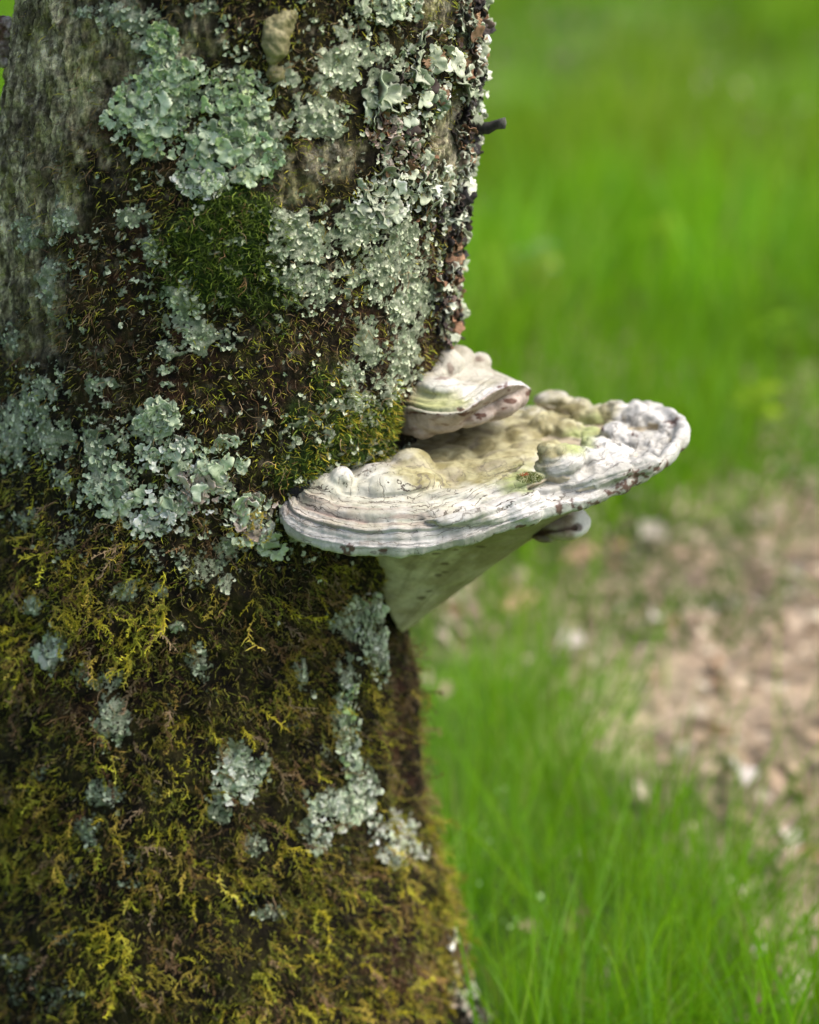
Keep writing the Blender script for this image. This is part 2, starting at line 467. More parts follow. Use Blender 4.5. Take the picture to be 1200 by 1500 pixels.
def ribbons(P, D, N, L, W, segs=4, droop=.5, curl=0.0, col=None, tipcol=None, taper=1.0, G=np.array([0, 0, -1.])):
    """N curved ribbons. P base, D start direction, N side hint; returns V,F,col"""
    n = len(P)
    side = norm(np.cross(D, N))
    cur = P.copy(); d = D.copy()
    rows = []
    ph = RNG.uniform(0, 6.28, n)
    for k in range(segs + 1):
        t = k / segs
        w = (W * (1 - t ** 1.6 * taper) * (0.55 + .45 * min(1, t * 3)))[:, None]
        rows.append((cur - side * w * .5, cur + side * w * .5))
        d = norm(d + G * (droop / segs) + (side * (np.sin(ph + t * 7) * curl)[:, None] + np.cross(side, d) * (np.cos(ph * 1.7 + t * 6) * curl)[:, None]) / 1)
        cur = cur + d * (L / segs)[:, None]
    V = np.stack([np.stack(r, 1) for r in rows], 1).reshape(n, -1, 3)      # n, segs+1, 2
    V = V.reshape(-1, 3)
    base = (np.arange(n) * (segs + 1) * 2)[:, None, None]
    q = np.array([[2 * k, 2 * k + 1, 2 * k + 3, 2 * k + 2] for k in range(segs)])[None]
    F = (base + q).reshape(-1, 4)
    t = np.repeat(np.linspace(0, 1, segs + 1), 2)[None, :, None]
    tc = col if tipcol is None else tipcol
    C = (col[:, None, :] * (1 - t) + tc[:, None, :] * t).reshape(-1, 3)
    return V, F, C

def join(parts):
    Vs, Fs, Cs = [], {}, []
    o = 0
    for V, F, C in parts:
        F = np.asarray(F)
        Fs.setdefault(F.shape[1], []).append(F + o); Vs.append(V); Cs.append(C); o += len(V)
    return np.concatenate(Vs), [np.concatenate(f) for f in Fs.values()], np.concatenate(Cs)

def rand_dirs(n, up=1.0, spread=.5):
    a = RNG.uniform(0, 2 * math.pi, n)
    s = np.abs(RNG.normal(0, spread, n))
    return norm(np.stack([np.cos(a) * s, np.sin(a) * s, np.full(n, up)], -1)), np.stack([-np.sin(a), np.cos(a), 0 * a], -1)

def in_trunk(x, y): return np.hypot(x - t_cx(.05), y - Y0) < .25

def grass_zone(n, y0, y1, pad, L0, L1, W0, W1, segs, bright, clump):
    y = RNG.uniform(y0 ** .5 if y0 > 0 else 0, y1 ** .5, n) ** 2 if y0 >= 0 else RNG.uniform(y0, y1, n)
    d = (y + 1.7)
    x = RNG.uniform(-1, 1, n) * (d / 6 + pad)
    P = np.stack([x, y, 0 * x], -1)
    P[:, 2] = ground_z(x, y)
    m = litter_mask(x, y)
    cl = fbm(P * clump, 99, 3, .6)
    keep = (RNG.uniform(0, 1, n) > m * 1.02) & (cl + RNG.uniform(-.5, .5, n) > -.35) & ~in_trunk(x, y)
    P = P[keep]; cl = cl[keep]; k = len(P)
    D, S = rand_dirs(k, 1, .38)
    L = RNG.uniform(L0, L1, k) * (1 + .35 * cl)
    W = RNG.uniform(W0, W1, k)
    h = RNG.uniform(0, 1, k)
    c = mixc((.16, .40, .010), (.29, .52, .016), h)
    c = mixc(c, (.34, .58, .16), sstep(.65, 1, RNG.uniform(0, 1, k)) * .42)
    c = mixc(c, (.30, .42, .03), sstep(.1, .6, fbm(P * np.array([1.6, 1.1, 1]), 97, 3)) * .6)
    c = mixc(c, (.36, .34, .12), (RNG.uniform(0, 1, k) > .95) * .8)
    c = c * bright * RNG.uniform(.7, 1.2, k)[:, None] * (1 + .3 * cl[:, None]) * (1 + .28 * fbm(P * 5, 98, 3, .6)[:, None]) * 1.08
    return ribbons(P, D, S, L, W, segs, .45, .05, c * .82, c * .9)
near = grass_zone(19000, .03, 1.7, .9, .09, .22, .0022, .0048, 4, 1.0, 4.0)
g_near = add('grass', make_mesh('grass', *[a for a in near], mat=M_grass))
tag(g_near, 'fresh green grass blades growing beside the foot of the trunk', 'grass', kind='stuff')
far = grass_zone(62000, 1.3, 8.5, 1.6, .10, .26, .005, .011, 2, 1.0, 2.0)
farther = grass_zone(9000, 8.3, 22, 5, .2, .4, .02, .05, 2, 1.0, .6)
V, F, C = join([far, farther])
g_far = add('grass', make_mesh('meadow_grass', V, F, C, mat=M_grass))
tag(g_far, 'blurred bright green meadow grass filling the distance behind', 'grass', kind='stuff')

# dead leaves
def leaf_proto(k):
    r = random.Random(k)
    nu = 7; V = []; F = []
    for i in range(nu):
        t = i / (nu - 1)
        w = .34 * math.sin(math.pi * min(1, t * .96 + .02)) ** .8
        for j in (-1, 0, 1):
            V.append((t - .5, w * j, .12 * abs(j) * r.uniform(.3, 1.2) + .12 * math.sin(t * 5 + k) * r.uniform(.7, 1.3)))
    for i in range(nu - 1):
        for j in range(2):
            a = i * 3 + j; F.append((a, a + 1, a + 4, a + 3))
    return np.array(V), np.array(F)

def rot_frames(X, Z):
    X = norm(X); Y = norm(np.cross(Z, X)); Z2 = np.cross(X, Y)
    return np.stack([X, Y, Z2], -1)          # columns

def scatter(protos, P, X, Z, S, C, pick=None):
    """join copies: returns V,F,C"""
    R = rot_frames(X, Z)
    pick = RNG.integers(0, len(protos), len(P)) if pick is None else pick
    parts = []
    for i, pr in enumerate(protos):
        s = np.where(pick == i)[0]
        if not len(s): continue
        pv, pf = pr[0], pr[1]
        shade = pr[2] if len(pr) > 2 else np.ones((len(pv), 3))
        sc = S[s][:, None, None] if S.ndim == 1 else S[s][:, None, :]
        v = np.einsum('nij,nkj->nki', R[s], pv[None] * sc) + P[s][:, None, :]
        f = pf[None] + (np.arange(len(s)) * len(pv))[:, None, None]
        c = C[s][:, None, :] * shade[None]
        parts.append((v.reshape(-1, 3), f.reshape(-1, pf.shape[1]), c.reshape(-1, 3)))
    return join(parts)

n = 46000
y = RNG.uniform(.0, 1, n) ** .8 * 6.5; x = RNG.uniform(-1, 1, n) * ((y + 1.7) / 6 + 1.0)
m = litter_mask(x, y)
k = (RNG.uniform(0, 1, n) < m * .95 + .05) & ~in_trunk(x, y)
x, y = x[k], y[k]; n = len(x)
P = np.stack([x, y, ground_z(x, y) + RNG.uniform(.004, .03, n)], -1)
a = RNG.uniform(0, 6.28, n)
X = np.stack([np.cos(a), np.sin(a), RNG.normal(0, .3, n)], -1)
Zd = np.stack([RNG.normal(0, .4, n), RNG.normal(0, .4, n), np.ones(n)], -1)
lp = [leaf_proto(i) for i in range(6)]
pal = np.array([(.36, .27, .19), (.44, .35, .26), (.28, .20, .13), (.50, .43, .33), (.33, .20, .12), (.54, .50, .42), (.20, .15, .10)])
lc = pal[RNG.choice(7, n, p=[.30, .32, .10, .17, .04, .03, .04])] * RNG.uniform(.8, 1.2, n)[:, None]
V, F, C = scatter(lp, P, X, Zd, RNG.uniform(.010, .034, n), lc)
o = add('leaf_litter', make_mesh('leaf_litter', V, F, C, mat=M_litter))
tag(o, 'pinkish brown dead leaves and debris strewn on the ground', 'leaf litter', kind='stuff')

# low green shoots coming up through the litter
n = 26000
y = RNG.uniform(.3, 6.0, n); x = RNG.uniform(-.3, 1, n) * ((y + 1.7) / 6 + .9)
m = litter_mask(x, y)
k = (m > .45) & (fbm(np.stack([x, y, 0 * x], -1) * 7, 7, 3) > -.02)
x, y = x[k], y[k]; n = len(x)
P = np.stack([x, y, ground_z(x, y)], -1)
D, S = rand_dirs(n, 1, .6)
c = mixc((.13, .24, .04), (.22, .30, .10), RNG.uniform(0, 1, n))
V, F, C = ribbons(P, D, S, RNG.uniform(.03, .09, n), RNG.uniform(.004, .01, n), 2, .5, .05, c, c)
o = add('sprouting_grass', make_mesh('sprouting_grass', V, F, C, mat=M_grass))
tag(o, 'thin green shoots coming up through the leaf litter', 'grass', kind='stuff')

# single pale leaves that read on their own
def one_leaf(px, py, size, col, ang, label):
    p = at_z(px, py, .03)
    pv, pf = lp[int(px) % 6]
    me = make_mesh('dead_leaf', pv * size, pf, np.tile(col, (len(pv), 1)), mat=M_litter)
    o = add('dead_leaf', me, loc=tuple(p)); o.rotation_euler = (random.uniform(.3, .7), random.uniform(-.3, .3), ang)
    tag(o, label, 'dead leaf', 'single pale leaves on the ground')
one_leaf(1080, 1130, .055, (.50, .46, .42), 1.7, 'large whitish dead leaf low in the brown litter at right')
one_leaf(730, 435, .06, (.40, .50, .30), 1.6, 'pale grey green leaf beside the trunk edge above the fungus')
one_leaf(955, 780, .06, (.42, .38, .32), .9, 'whitish blurred leaf right of the nub under the bracket')
one_leaf(850, 815, .05, (.34, .22, .14), .3, 'reddish brown leaf below the nub of the big bracket')
one_leaf(760, 885, .05, (.55, .36, .22), .1, 'tan orange leaf at the upper left of the litter')
one_leaf(840, 940, .04, (.5, .44, .40), .5, 'pinkish white leaf left of the middle of the litter')
one_leaf(960, 905, .04, (.55, .52, .45), 1.2, 'greyish leaf near the top of the litter patch')
one_leaf(1175, 1450, .05, (.62, .50, .40), .2, 'pale tan leaf in the bottom right corner')

# broad leaved herbs far back (yellow green blobs)
def herb(px, py, s, col, label):
    p = at_z(px, py, .12); p[2] = ground_z(p[0:1], p[1:2])[0]
    t = empty('wild_herb', tuple(p), label, 'plant', 'yellow green herbs in the far grass')
    q, f = lp[0]
    lm_ = make_mesh('leaf', q * s, f, np.tile(col, (len(q), 1)), mat=M_grass)
    for i in range(7):
        a = i * 2.4
        o = add('leaf', lm_, t, loc=(math.cos(a) * s * .3, math.sin(a) * s * .3, .10 + .02 * (i % 3)))
        o.rotation_euler = (random.uniform(-.4, .4), -.4 + random.uniform(-.3, .3), a)
    sv, sf, scc = ribbons(np.zeros((3, 3)), *rand_dirs(3, 1, .1), np.full(3, .12), np.full(3, .008), 3, .1, 0, np.tile(np.array(col) * .6, (3, 1)))
    add('stem', make_mesh('stem', sv, sf, scc, mat=M_grass), t)
herb(970, 335, .055, (.36, .52, .03), 'yellow green leafy herb in the middle of the upper meadow')
herb(1112, 585, .05, (.36, .52, .03), 'yellow green herb right of the tip of the big bracket')
herb(1140, 460, .045, (.26, .46, .03), 'dull yellow green herb near the right edge of the meadow')
herb(795, 395, .05, (.40, .52, .06), 'yellow green herb just right of the trunk')
herb(788, 372, .05, (.34, .52, .26), 'pale minty herb just right of the trunk')
herb(705, 385, .05, (.34, .52, .06), 'yellow green herb touching the right outline of the trunk')

# flowering grass stems near the foot
def seed_head(px, py, h, label):
    h = h * .55
    p = at_z(px, py, h); base = np.array([p[0] + random.uniform(-.02, .02), p[1], 0.]); base[2] = ground_z(base[0:1], base[1:2])[0]
    t = empty('flowering_grass', tuple(base), label, 'plant', 'pale flowering stems in the near grass')
    top = p - base
    sv, sf, scc = ribbons(np.zeros((1, 3)), norm(top)[None], np.array([[0, 1., 0]]), np.array([np.linalg.norm(top)]), np.array([.0022]), 4, 0, 0, np.array([[.1, .26, .03]]), taper=.3)
    add('stem', make_mesh('stem', sv, sf, scc, mat=M_grass), t)
    pv, pf = lp[2]
    fm = make_mesh('flower', pv * .005, pf, np.tile((.42, .62, .26), (len(pv), 1)), mat=M_litter)
    for i in range(4):
        o = add('flower', fm, t, loc=tuple(top + np.array([random.uniform(-.012, .012), random.uniform(-.01, .01), random.uniform(-.022, .012)])))
        o.rotation_euler = (random.uniform(0, 3), random.uniform(0, 3), random.uniform(0, 3))
for px, py, h, lab in ((890, 1380, .12, 'pale flowering stem right of the middle of the near grass'), (802, 1295, .13, 'pale flowering stem in the middle of the near grass'), (696, 1425, .12, 'pale flowering stem beside the foot of the trunk'),
                  (962, 1440, .10, 'rightmost pale flowering stem near the bottom edge'), (845, 1482, .10, 'pale flowering stem cut by the bottom edge'), (742, 1168, .20, 'tallest pale flowering stem, beside the mossy trunk'),
                  (706, 1218, .18, 'pale flowering stem just under the tallest one'), (800, 1400, .12, 'small pale flowering stem above the bottom edge'), (740, 1335, .14, 'pale flowering stem at the edge of the yellow moss'), (690, 1265, .16, 'pale flowering stem touching the trunk outline')):
    seed_head(px, py, h, lab)

# ------------------------------------------------------------------ tree
tree = empty('tree', (float(t_cx(0.)), Y0, 0), 'thick tree trunk covered in moss and pale lichen', 'tree')
INV = Matrix.Translation(-Vector(tree.location))
thf = np.concatenate([np.linspace(-math.pi, -1.9, 28)[:-1], np.linspace(-1.8, 1.8, 370), np.linspace(1.9, math.pi, 28)[:-1]])
zf = np.concatenate([np.linspace(-.08, .09, 26)[:-1], np.linspace(.1, .96, 600), np.geomspace(.97, 3.2, 90)])
TH, ZZ = np.meshgrid(thf, zf)
tp, tn, Z = trunk_at(TH.ravel(), ZZ.ravel())
nt_, nz_ = len(thf), len(zf)
ii = np.arange(nt_ * nz_).reshape(nz_, nt_)
i2 = np.concatenate([ii, ii[:, :1]], 1)
tF = np.stack([i2[:-1, :-1], i2[:-1, 1:], i2[1:, 1:], i2[1:, :-1]], -1).reshape(-1, 4)
S = tp
q = S.copy(); q[:, 2] *= .3
streak = fbm(q * 130, 201, 4, .65)
bl = fbm(S * 60, 210, 4, .6)
barkc = mixc((.22, .185, .12), (.90, .82, .52), sstep(-.5, .5, streak + .5 * fbm(S * 170, 203, 3, .6)))
barkc = mixc(barkc, (.30, .30, .08), sstep(-.2, .7, bl) * .65)
barkc = mixc(barkc, (.035, .03, .02), (1 - sstep(.02, .16, np.abs(fbm(S * np.array([85, 85, 30.]), 41, 5, .68)))) * .0 + sstep(.22, .5, np.abs(fbm(S * np.array([85, 85, 30.]), 41, 5, .68))) * .7)
barkc = mixc(barkc, (.05, .035, .022), sstep(.1, .8, fbm(S * 38, 220, 4)) * .75)
mossc = mixc((.010, .007, .004), (.035, .03, .009), sstep(-.5, .6, bl))
mossc = mixc(mossc, (.085, .035, .02), Z['red'] * sstep(-.2, .6, Z['n1']) * .9)
mossc = mixc(mossc, (.03, .07, .008), np.clip(Z['green'], 0, 1) * .8)
mossc = mixc(mossc, (.16, .14, .10), sstep(.35, .8, fbm(S * 110, 230, 3, .6)) * (1 - Z['low']) * .6)
tc = mixc(mossc, barkc, np.clip(Z['bark'] * 1.3, 0, 1))
# right hand strip of bark is paler and greyer
gr = sstep(620, 680, Z['px']) * (1 - sstep(380, 480, Z['py'])) * Z['bark']
tc = mixc(tc, mixc((.10, .085, .075), (.42, .39, .35), sstep(-.5, .6, streak)), np.clip(gr, 0, 1) * .8)
mint = mixc((.27, .33, .21), (.62, .66, .49), sstep(-.6, .8, Z['n3'] + .4 * bl))
mint = mixc(mint, (.42, .36, .30), blob(Z['px'], Z['py'], 480, 235, 42, 28, Z['n1']) * .8)
film = np.clip(Z['crust'] * .9, 0, 1)
mint = mint * (.75 + .3 * np.clip(Z['crust'], 0, 1))[:, None]
trunk = add('trunk', make_mesh('trunk', tp - np.array(tree.location), tF, np.clip(tc, .003, 1), {'film': film, 'filmcol': mint}, mat=M_bark), tree)

# ------------------------------------------------------------------ bracket fungi
def catmull(P, n):
    P = np.asarray(P, float); m = len(P)
    d = np.concatenate([[0], np.cumsum(np.linalg.norm(np.diff(P, axis=0), axis=1))])
    s = np.linspace(0, d[-1], n)
    out = np.zeros((n, P.shape[1]))
    T = np.gradient(P, d, axis=0)
    k = np.clip(np.searchsorted(d, s, side='right') - 1, 0, m - 2)
    h = (d[k + 1] - d[k])[:, None]; t = ((s - d[k])[:, None]) / h
    return (2 * t**3 - 3 * t**2 + 1) * P[k] + (t**3 - 2 * t**2 + t) * h * T[k] + (-2 * t**3 + 3 * t**2) * P[k + 1] + (t**3 - t**2) * h * T[k + 1]

def ellipsoid(c, r, rotz=0, roty=0, n=20):
    u = np.linspace(0, 2 * math.pi, n, endpoint=False); v = np.linspace(0, math.pi, n // 2 + 1)
    U, W = np.meshgrid(u, v)
    V = np.stack([np.cos(U) * np.sin(W) * r[0], np.sin(U) * np.sin(W) * r[1], np.cos(W) * r[2]], -1).reshape(-1, 3)
    cy, sy = math.cos(roty), math.sin(roty); cz, sz = math.cos(rotz), math.sin(rotz)
    V = V @ np.array([[cy, 0, sy], [0, 1, 0], [-sy, 0, cy]]).T @ np.array([[cz, -sz, 0], [sz, cz, 0], [0, 0, 1]]).T
    id_ = np.arange(len(V)).reshape(n // 2 + 1, n)
    id2 = np.concatenate([id_, id_[:, :1]], 1)
    F = np.stack([id2[:-1, :-1], id2[1:, :-1], id2[1:, 1:], id2[:-1, 1:]], -1).reshape(-1, 4)
    return V + np.asarray(c), F

def shelf_base(rim, inner, lower, nu, pw, sag, nv=36, round_=.6):
    rim = catmull(rim, nu); inner = catmull(inner, nu); lower = catmull(lower, nu)
    v = np.linspace(0, 1, nv)[:, None, None]
    xy = inner[None] * (1 - v) + rim[None] * v
    f = (1 - round_) * v + round_ * (1 - np.sqrt(np.clip(1 - v ** pw, 0, 1)))
    xy[..., 2] = (inner[None, :, 2] * (1 - f[..., 0]) + rim[None, :, 2] * f[..., 0])
    w = np.linspace(0, 1, nv)[:, None, None][1:]
    un = rim[None] * (1 - w) + lower[None] * w
    un[..., 2] -= sag * np.sin(np.pi * w[..., 0] ** .7)
    G = np.concatenate([xy, un], 0)
    r = G.shape[0]
    id_ = np.arange(r * nu).reshape(r, nu)
    idw = np.concatenate([id_, id_[:1]], 0)
    F = np.stack([idw[:-1, :-1], idw[1:, :-1], idw[1:, 1:], idw[:-1, 1:]], -1).reshape(-1, 4)
    # end caps as fans
    V = G.reshape(-1, 3)
    ca, cb = len(V), len(V) + 1
    V = np.concatenate([V, [G[:, 0].mean(0)], [G[:, -1].mean(0)]])
    T = []
    for i in range(r):
        j = (i + 1) % r
        T.append((id_[i, 0], id_[j, 0], ca)); T.append((id_[j, -1], id_[i, -1], cb))
    return V, F, np.array(T), rim

def remesh(parts, voxel, smooth):
    Vs, Fs, o = [], {}, 0
    for V, F in parts:
        for f in (F if isinstance(F, list) else [F]):
            Fs.setdefault(f.shape[1], []).append(np.asarray(f) + o)
        Vs.append(V); o += len(V)
    me = make_mesh('tmp', np.concatenate(Vs), [np.concatenate(f) for f in Fs.values()])
    ob = bpy.data.objects.new('tmp', me); COL.objects.link(ob)
    md = ob.modifiers.new('r', 'REMESH'); md.mode = 'VOXEL'; md.voxel_size = voxel
    ms = ob.modifiers.new('s', 'SMOOTH'); ms.factor = .5; ms.iterations = smooth
    dg = bpy.context.evaluated_depsgraph_get()
    ev = ob.evaluated_get(dg); m2 = ev.to_mesh()
    n = len(m2.vertices); V = np.zeros(n * 3, np.float32); m2.vertices.foreach_get('co', V)
    N = np.zeros(n * 3, np.float32); m2.vertices.foreach_get('normal', N)
    lt = np.zeros(len(m2.polygons), np.int32); m2.polygons.foreach_get('loop_total', lt)
    li = np.zeros(len(m2.loops), np.int32); m2.loops.foreach_get('vertex_index', li)
    ev.to_mesh_clear()
    bpy.data.objects.remove(ob); bpy.data.meshes.remove(me)
    assert (lt == 4).all()
    return V.reshape(-1, 3).astype(float), N.reshape(-1, 3).astype(float), li.reshape(-1, 4)

def vnormals(V, F):
    fn = np.cross(V[F[:, 2]] - V[F[:, 0]], V[F[:, 3]] - V[F[:, 1]])
    n = np.zeros_like(V)
    for k in range(4):
        for a in range(3): n[:, a] += np.bincount(F[:, k], weights=fn[:, a], minlength=len(V))
    return norm(n)

def split_parts(root, V, F, col, extra, sel, names, mats):
    """sel: part index per face; meshes share the smooth normals of the whole"""
    VN = vnormals(V, F)
    keep = (((np.hypot(V[:, 0] - t_cx(V[:, 2]), V[:, 1] - Y0) - t_R(V[:, 2]))[F]) > -.012).any(1)
    F = F[keep]; sel = sel[keep]
    loc = np.array(root.location)
    for i, (nm, mt) in enumerate(zip(names, mats)):
        f = F[sel == i]
        if not len(f): continue
        used, inv = np.unique(f, return_inverse=True)
        me = make_mesh(nm, V[used] - loc, inv.reshape(-1, 4), col[used], {k: a[used] for k, a in extra.items()}, mat=mt)
        me.normals_split_custom_set_from_vertices(VN[used])
        add(nm, me, root)

def on_trunk_r(th_deg, z, inset):
    th = math.radians(th_deg)
    r = float(t_R(z)) - inset
    return (float(t_cx(z)) + r * math.sin(th), Y0 - r * math.cos(th), z)

# --- big bracket
rim_px = [(430,745,-.030),(415,758,-.048),(430,781,-.064),(478,799,-.078),(540,808,-.088),(600,806,-.09),(660,797,-.086),(720,780,-.078),(765,766,-.07),(800,754,-.062),(850,740,-.05),
          (900,723,-.036),(950,698,-.016),(985,672,.006),(1005,648,.032),(1008,628,.058),(992,612,.084),(955,605,.112),(900,604,.145),(830,608,.175),(760,614,.2),(700,622,.22),(650,632,.235)]
rim3 = [tuple(at_y(a, b, c)) for a, b, c in rim_px]
inner3 = [on_trunk_r(22, .568, .012), on_trunk_r(30, .580, .015), on_trunk_r(45, .588, .02), on_trunk_r(60, .586, .02), on_trunk_r(80, .580, .02), on_trunk_r(100, .580, .02), on_trunk_r(120, .575, .02), on_trunk_r(135, .57, .02)]
lower3 = [on_trunk_r(23, .552, .012), on_trunk_r(38, .540, .014), on_trunk_r(50, .525, .012), on_trunk_r(57, .494, .006), on_trunk_r(66, .452, .004), on_trunk_r(78, .418, .002), on_trunk_r(95, .428, .006), on_trunk_r(112, .48, .015), on_trunk_r(134, .545, .02)]
bV, bF, bT, rimc = shelf_base(rim3, inner3, lower3, 170, 5, -.010, round_=.82)
bvh = BVHTree.FromPolygons([tuple(v) for v in bV], [tuple(f) for f in bF])
def on_shelf(px, py, lift=0.):
    d = ray(np.array([px]), np.array([py]))[0]
    h = bvh.ray_cast(Vector(CAM), Vector(d).normalized(), 5)
    if h[0] is None: return None
    return np.array(h[0]) + np.array([0, 0, lift])
parts = [(bV, [bF, bT])]
KNOBS = [  # px, py, rx, ry, rz (mm), lift mm, rotz deg

 (660,690,24,10,5,1,5),(700,680,26,10,5,1,12),(745,668,24,12,5,1,12),(700,650,24,16,5,1,0),(650,662,22,18,4,0,0),(790,655,22,14,6,1,0),
 (812,600,14,8,7,8,-5),(790,612,14,12,9,2,0),(838,606,13,9,8,5,0),(860,615,12,10,8,3,0),(800,632,16,14,9,2,0),(832,636,15,14,9,2,0),(770,632,16,12,6,2,0),(745,640,14,12,5,1,0),
 (862,640,13,12,7,2,0),(880,618,10,10,8,3,0),(902,612,9,9,8,4,0),(930,607,11,10,9,4,0),(952,606,11,10,9,3,0),(972,616,11,12,8,2,0),(940,624,13,12,9,4,0),(905,632,11,11,8,3,0),
 (925,645,11,10,7,3,0),(955,645,13,12,7,2,0),(905,655,11,10,6,2,0),(880,650,9,9,6,2,0),(983,634,10,12,6,1,0),(930,665,14,10,5,1,0),(965,665,12,10,5,1,0),(897,672,14,10,6,2,0),
(865,680,12,11,9,2,0),(887,676,10,9,8,2,0),(850,705,20,12,7,1,15),(800,715,14,12,5,0,0),(890,700,20,10,5,1,15),
 (755,742,16,13,8,0,0),(735,735,18,12,7,0,5),(700,750,24,13,7,0,5),(775,748,10,10,7,-1,0),(660,752,24,14,5,0,0),(715,715,24,10,5,1,8),(670,722,24,10,4,1,4)]
for (px, py, rx, ry, rz, lift, rz_) in KNOBS:
    p = on_shelf(px, py, lift * .001)
    if p is None: continue
    parts.append(ellipsoid(p - np.array([0, 0, .3 * rz * .001]), (rx * .001, ry * .001, rz * .001), math.radians(rz_)))
for (px, py, y, rx, ry, rz, a_) in ((500,703,-.035,.010,.012,.0105,0),(500,718,-.032,.024,.020,.012,.2),(480,728,-.04,.018,.016,.007,.2),(580,722,-.025,.044,.034,.0205,-.03),(562,706,-.022,.026,.022,.014,-.05),(655,726,-.02,.045,.03,.010,-.1),(604,682,-.005,.0165,.016,.0125,0),
        (650,696,-.008,.034,.018,.009,-.1),(700,690,-.01,.034,.016,.007,-.2),(822,682,-.022,.0185,.018,.0175,0),(806,662,-.018,.010,.010,.008,0),(838,668,-.015,.010,.010,.009,0),(864,676,-.01,.016,.014,.011,0),(892,670,0,.014,.012,.010,0),
        (812,588,.15,.0165,.010,.0082,.1),(848,600,.14,.018,.011,.0085,.35),(878,612,.12,.016,.012,.010,.3),(905,607,.11,.014,.013,.010,0),(938,606,.1,.015,.013,.0085,0),(962,612,.09,.013,.013,.007,0),(985,628,.07,.010,.012,.006,0),(798,628,.09,.014,.013,.0105,0),(832,632,.085,.013,.013,.010,0),(766,640,.08,.016,.012,.007,0),(900,636,.06,.012,.011,.0075,0),(932,646,.05,.013,.011,.0065,0),(960,648,.045,.011,.011,.005,0),(872,650,.04,.012,.011,.0075,0),(912,664,.02,.012,.010,.006,0),
        (745,740,-.055,.028,.016,.009,-.15),(690,752,-.062,.036,.014,.007,-.1),(768,746,-.055,.013,.011,.0085,-.3),(730,712,-.035,.036,.014,.006,-.2),(860,704,-.03,.036,.012,.008,-.25),(920,688,-.015,.028,.012,.007,-.3)):
    parts.append(ellipsoid(at_y(px, py, y), (rx, ry, rz), 0, a_))
for k in range(2, len(rimc) - 1, 1):
    ctr = np.array([-.035, .10, rimc[k, 2]]); inw = ctr - rimc[k]; inw[2] = 0; inw /= np.linalg.norm(inw)
    parts.append(ellipsoid(rimc[k] + inw * .0048 + np.array([0, 0, .0006]), (.0052, .0052, .0046), n=10))
sV, sN, sF = remesh(parts, .0011, 7)

def shelf_coords(V, O, rimc):
    a = np.arctan2(V[:, 1] - O[1], V[:, 0] - O[0]); r = np.hypot(V[:, 0] - O[0], V[:, 1] - O[1])
    ra = np.unwrap(np.arctan2(rimc[:, 1] - O[1], rimc[:, 0] - O[0])); rr = np.hypot(rimc[:, 0] - O[0], rimc[:, 1] - O[1])
    a = np.where(a < ra.min() - .5, a + 2 * math.pi, a)
    o = np.argsort(ra)
    R = np.interp(a, ra[o], rr[o]); zr = np.interp(a, ra[o], rimc[o, 2])
    return a, r / R, zr, r
O = np.array([-.035, .10])
az, vv, zr, rr_ = shelf_coords(sV, O, rimc)
top = (sN[:, 2] > -.15) & (sV[:, 2] > zr - .004 - .02 * np.clip(1 - vv, 0, 1)) | (vv > .985)
px, py = to_px(sV)
nA = fbm(sV * 55, 301, 4, .6)
hh = np.clip(sV[:, 2] - zr, 0, .03)
band = vv - 13 * hh * sstep(.5, .85, vv) + .028 * fbm(sV * 22, 305, 3) + .008 * fbm(sV * 90, 306, 3)
tm = np.where(top, 1.0, 0.0)
leftm = (1 - sstep(700, 840, px))
rightm = sstep(790, 880, px)
front = sstep(.5, .75, vv)
ridge = np.sin(band * 2 * math.pi * 13) * .0005 + np.sin(band * 2 * math.pi * 5.3 + 1.) * .0013
steps = -np.exp(-((((band * 8.0) % 1) - .5) / .06) ** 2) * .0016
d = tm * ((ridge + steps) * (.35 + .65 * front) * (1 - .45 * rightm))
bill = .5 - np.abs(fbm(sV * 62, 311, 3, .5))
d += tm * (bill - .2) * (.0009 + .0030 * rightm * (1 - .6 * sstep(.9, 1, vv)))
d += fbm(sV * 200, 315, 3, .6) * .00022 + nA * .0004 * tm
d += (1 - tm) * fbm(sV * 60, 318, 3) * .0006
d += tm * (np.exp(-((vv - .985) / .014) ** 2) * .0012 - np.exp(-((vv - .955) / .012) ** 2) * .0012)
rimlump = sstep(.88, .97, vv) * fbm(np.stack([az * 14, vv * 6, 0 * vv], -1), 320, 3) * .0016
d += rimlump
# shallow pits
for cx, cy, r_ in ((935, 663, 6), (700, 668, 12), (660, 665, 10), (800, 640, 8), (950, 615, 8), (815, 663, 6), (845, 668, 5)):
    d -= tm * np.exp(-((px - cx) ** 2 + (py - cy) ** 2 * 1.6) / r_ ** 2) * .0022
sV2 = sV + sN * d[:, None]
# colours
n4 = fbm(sV * 120, 330, 4, .6)
def B(cx, cy, rx, ry, e=.4, w=.5): return blob(px, py, cx, cy, rx, ry, nA, e, w)
white = mixc((.43, .42, .38), (.60, .59, .56), sstep(-.5, .5, nA + .4 * n4))
c = white.copy()
cream = mixc((.46, .45, .30), (.60, .60, .46), sstep(-.5, .5, n4))
c = mixc(c, cream, np.clip(B(560, 715, 130, 32) + B(470, 735, 60, 30) * .6 + B(640, 720, 90, 26) * .7, 0, 1) * .5)
olive = mixc((.23, .20, .075), (.44, .41, .22), sstep(-.6, .6, n4 + .3 * nA))
om = np.clip(B(650, 655, 90, 45) + B(740, 650, 80, 40) + B(800, 630, 75, 36, w=.4) + B(840, 600, 60, 26) * .8 + B(610, 690, 42, 22) * 1.0 + B(700, 690, 80, 18) * .6, 0, 1)
c = mixc(c, olive, om * .92)
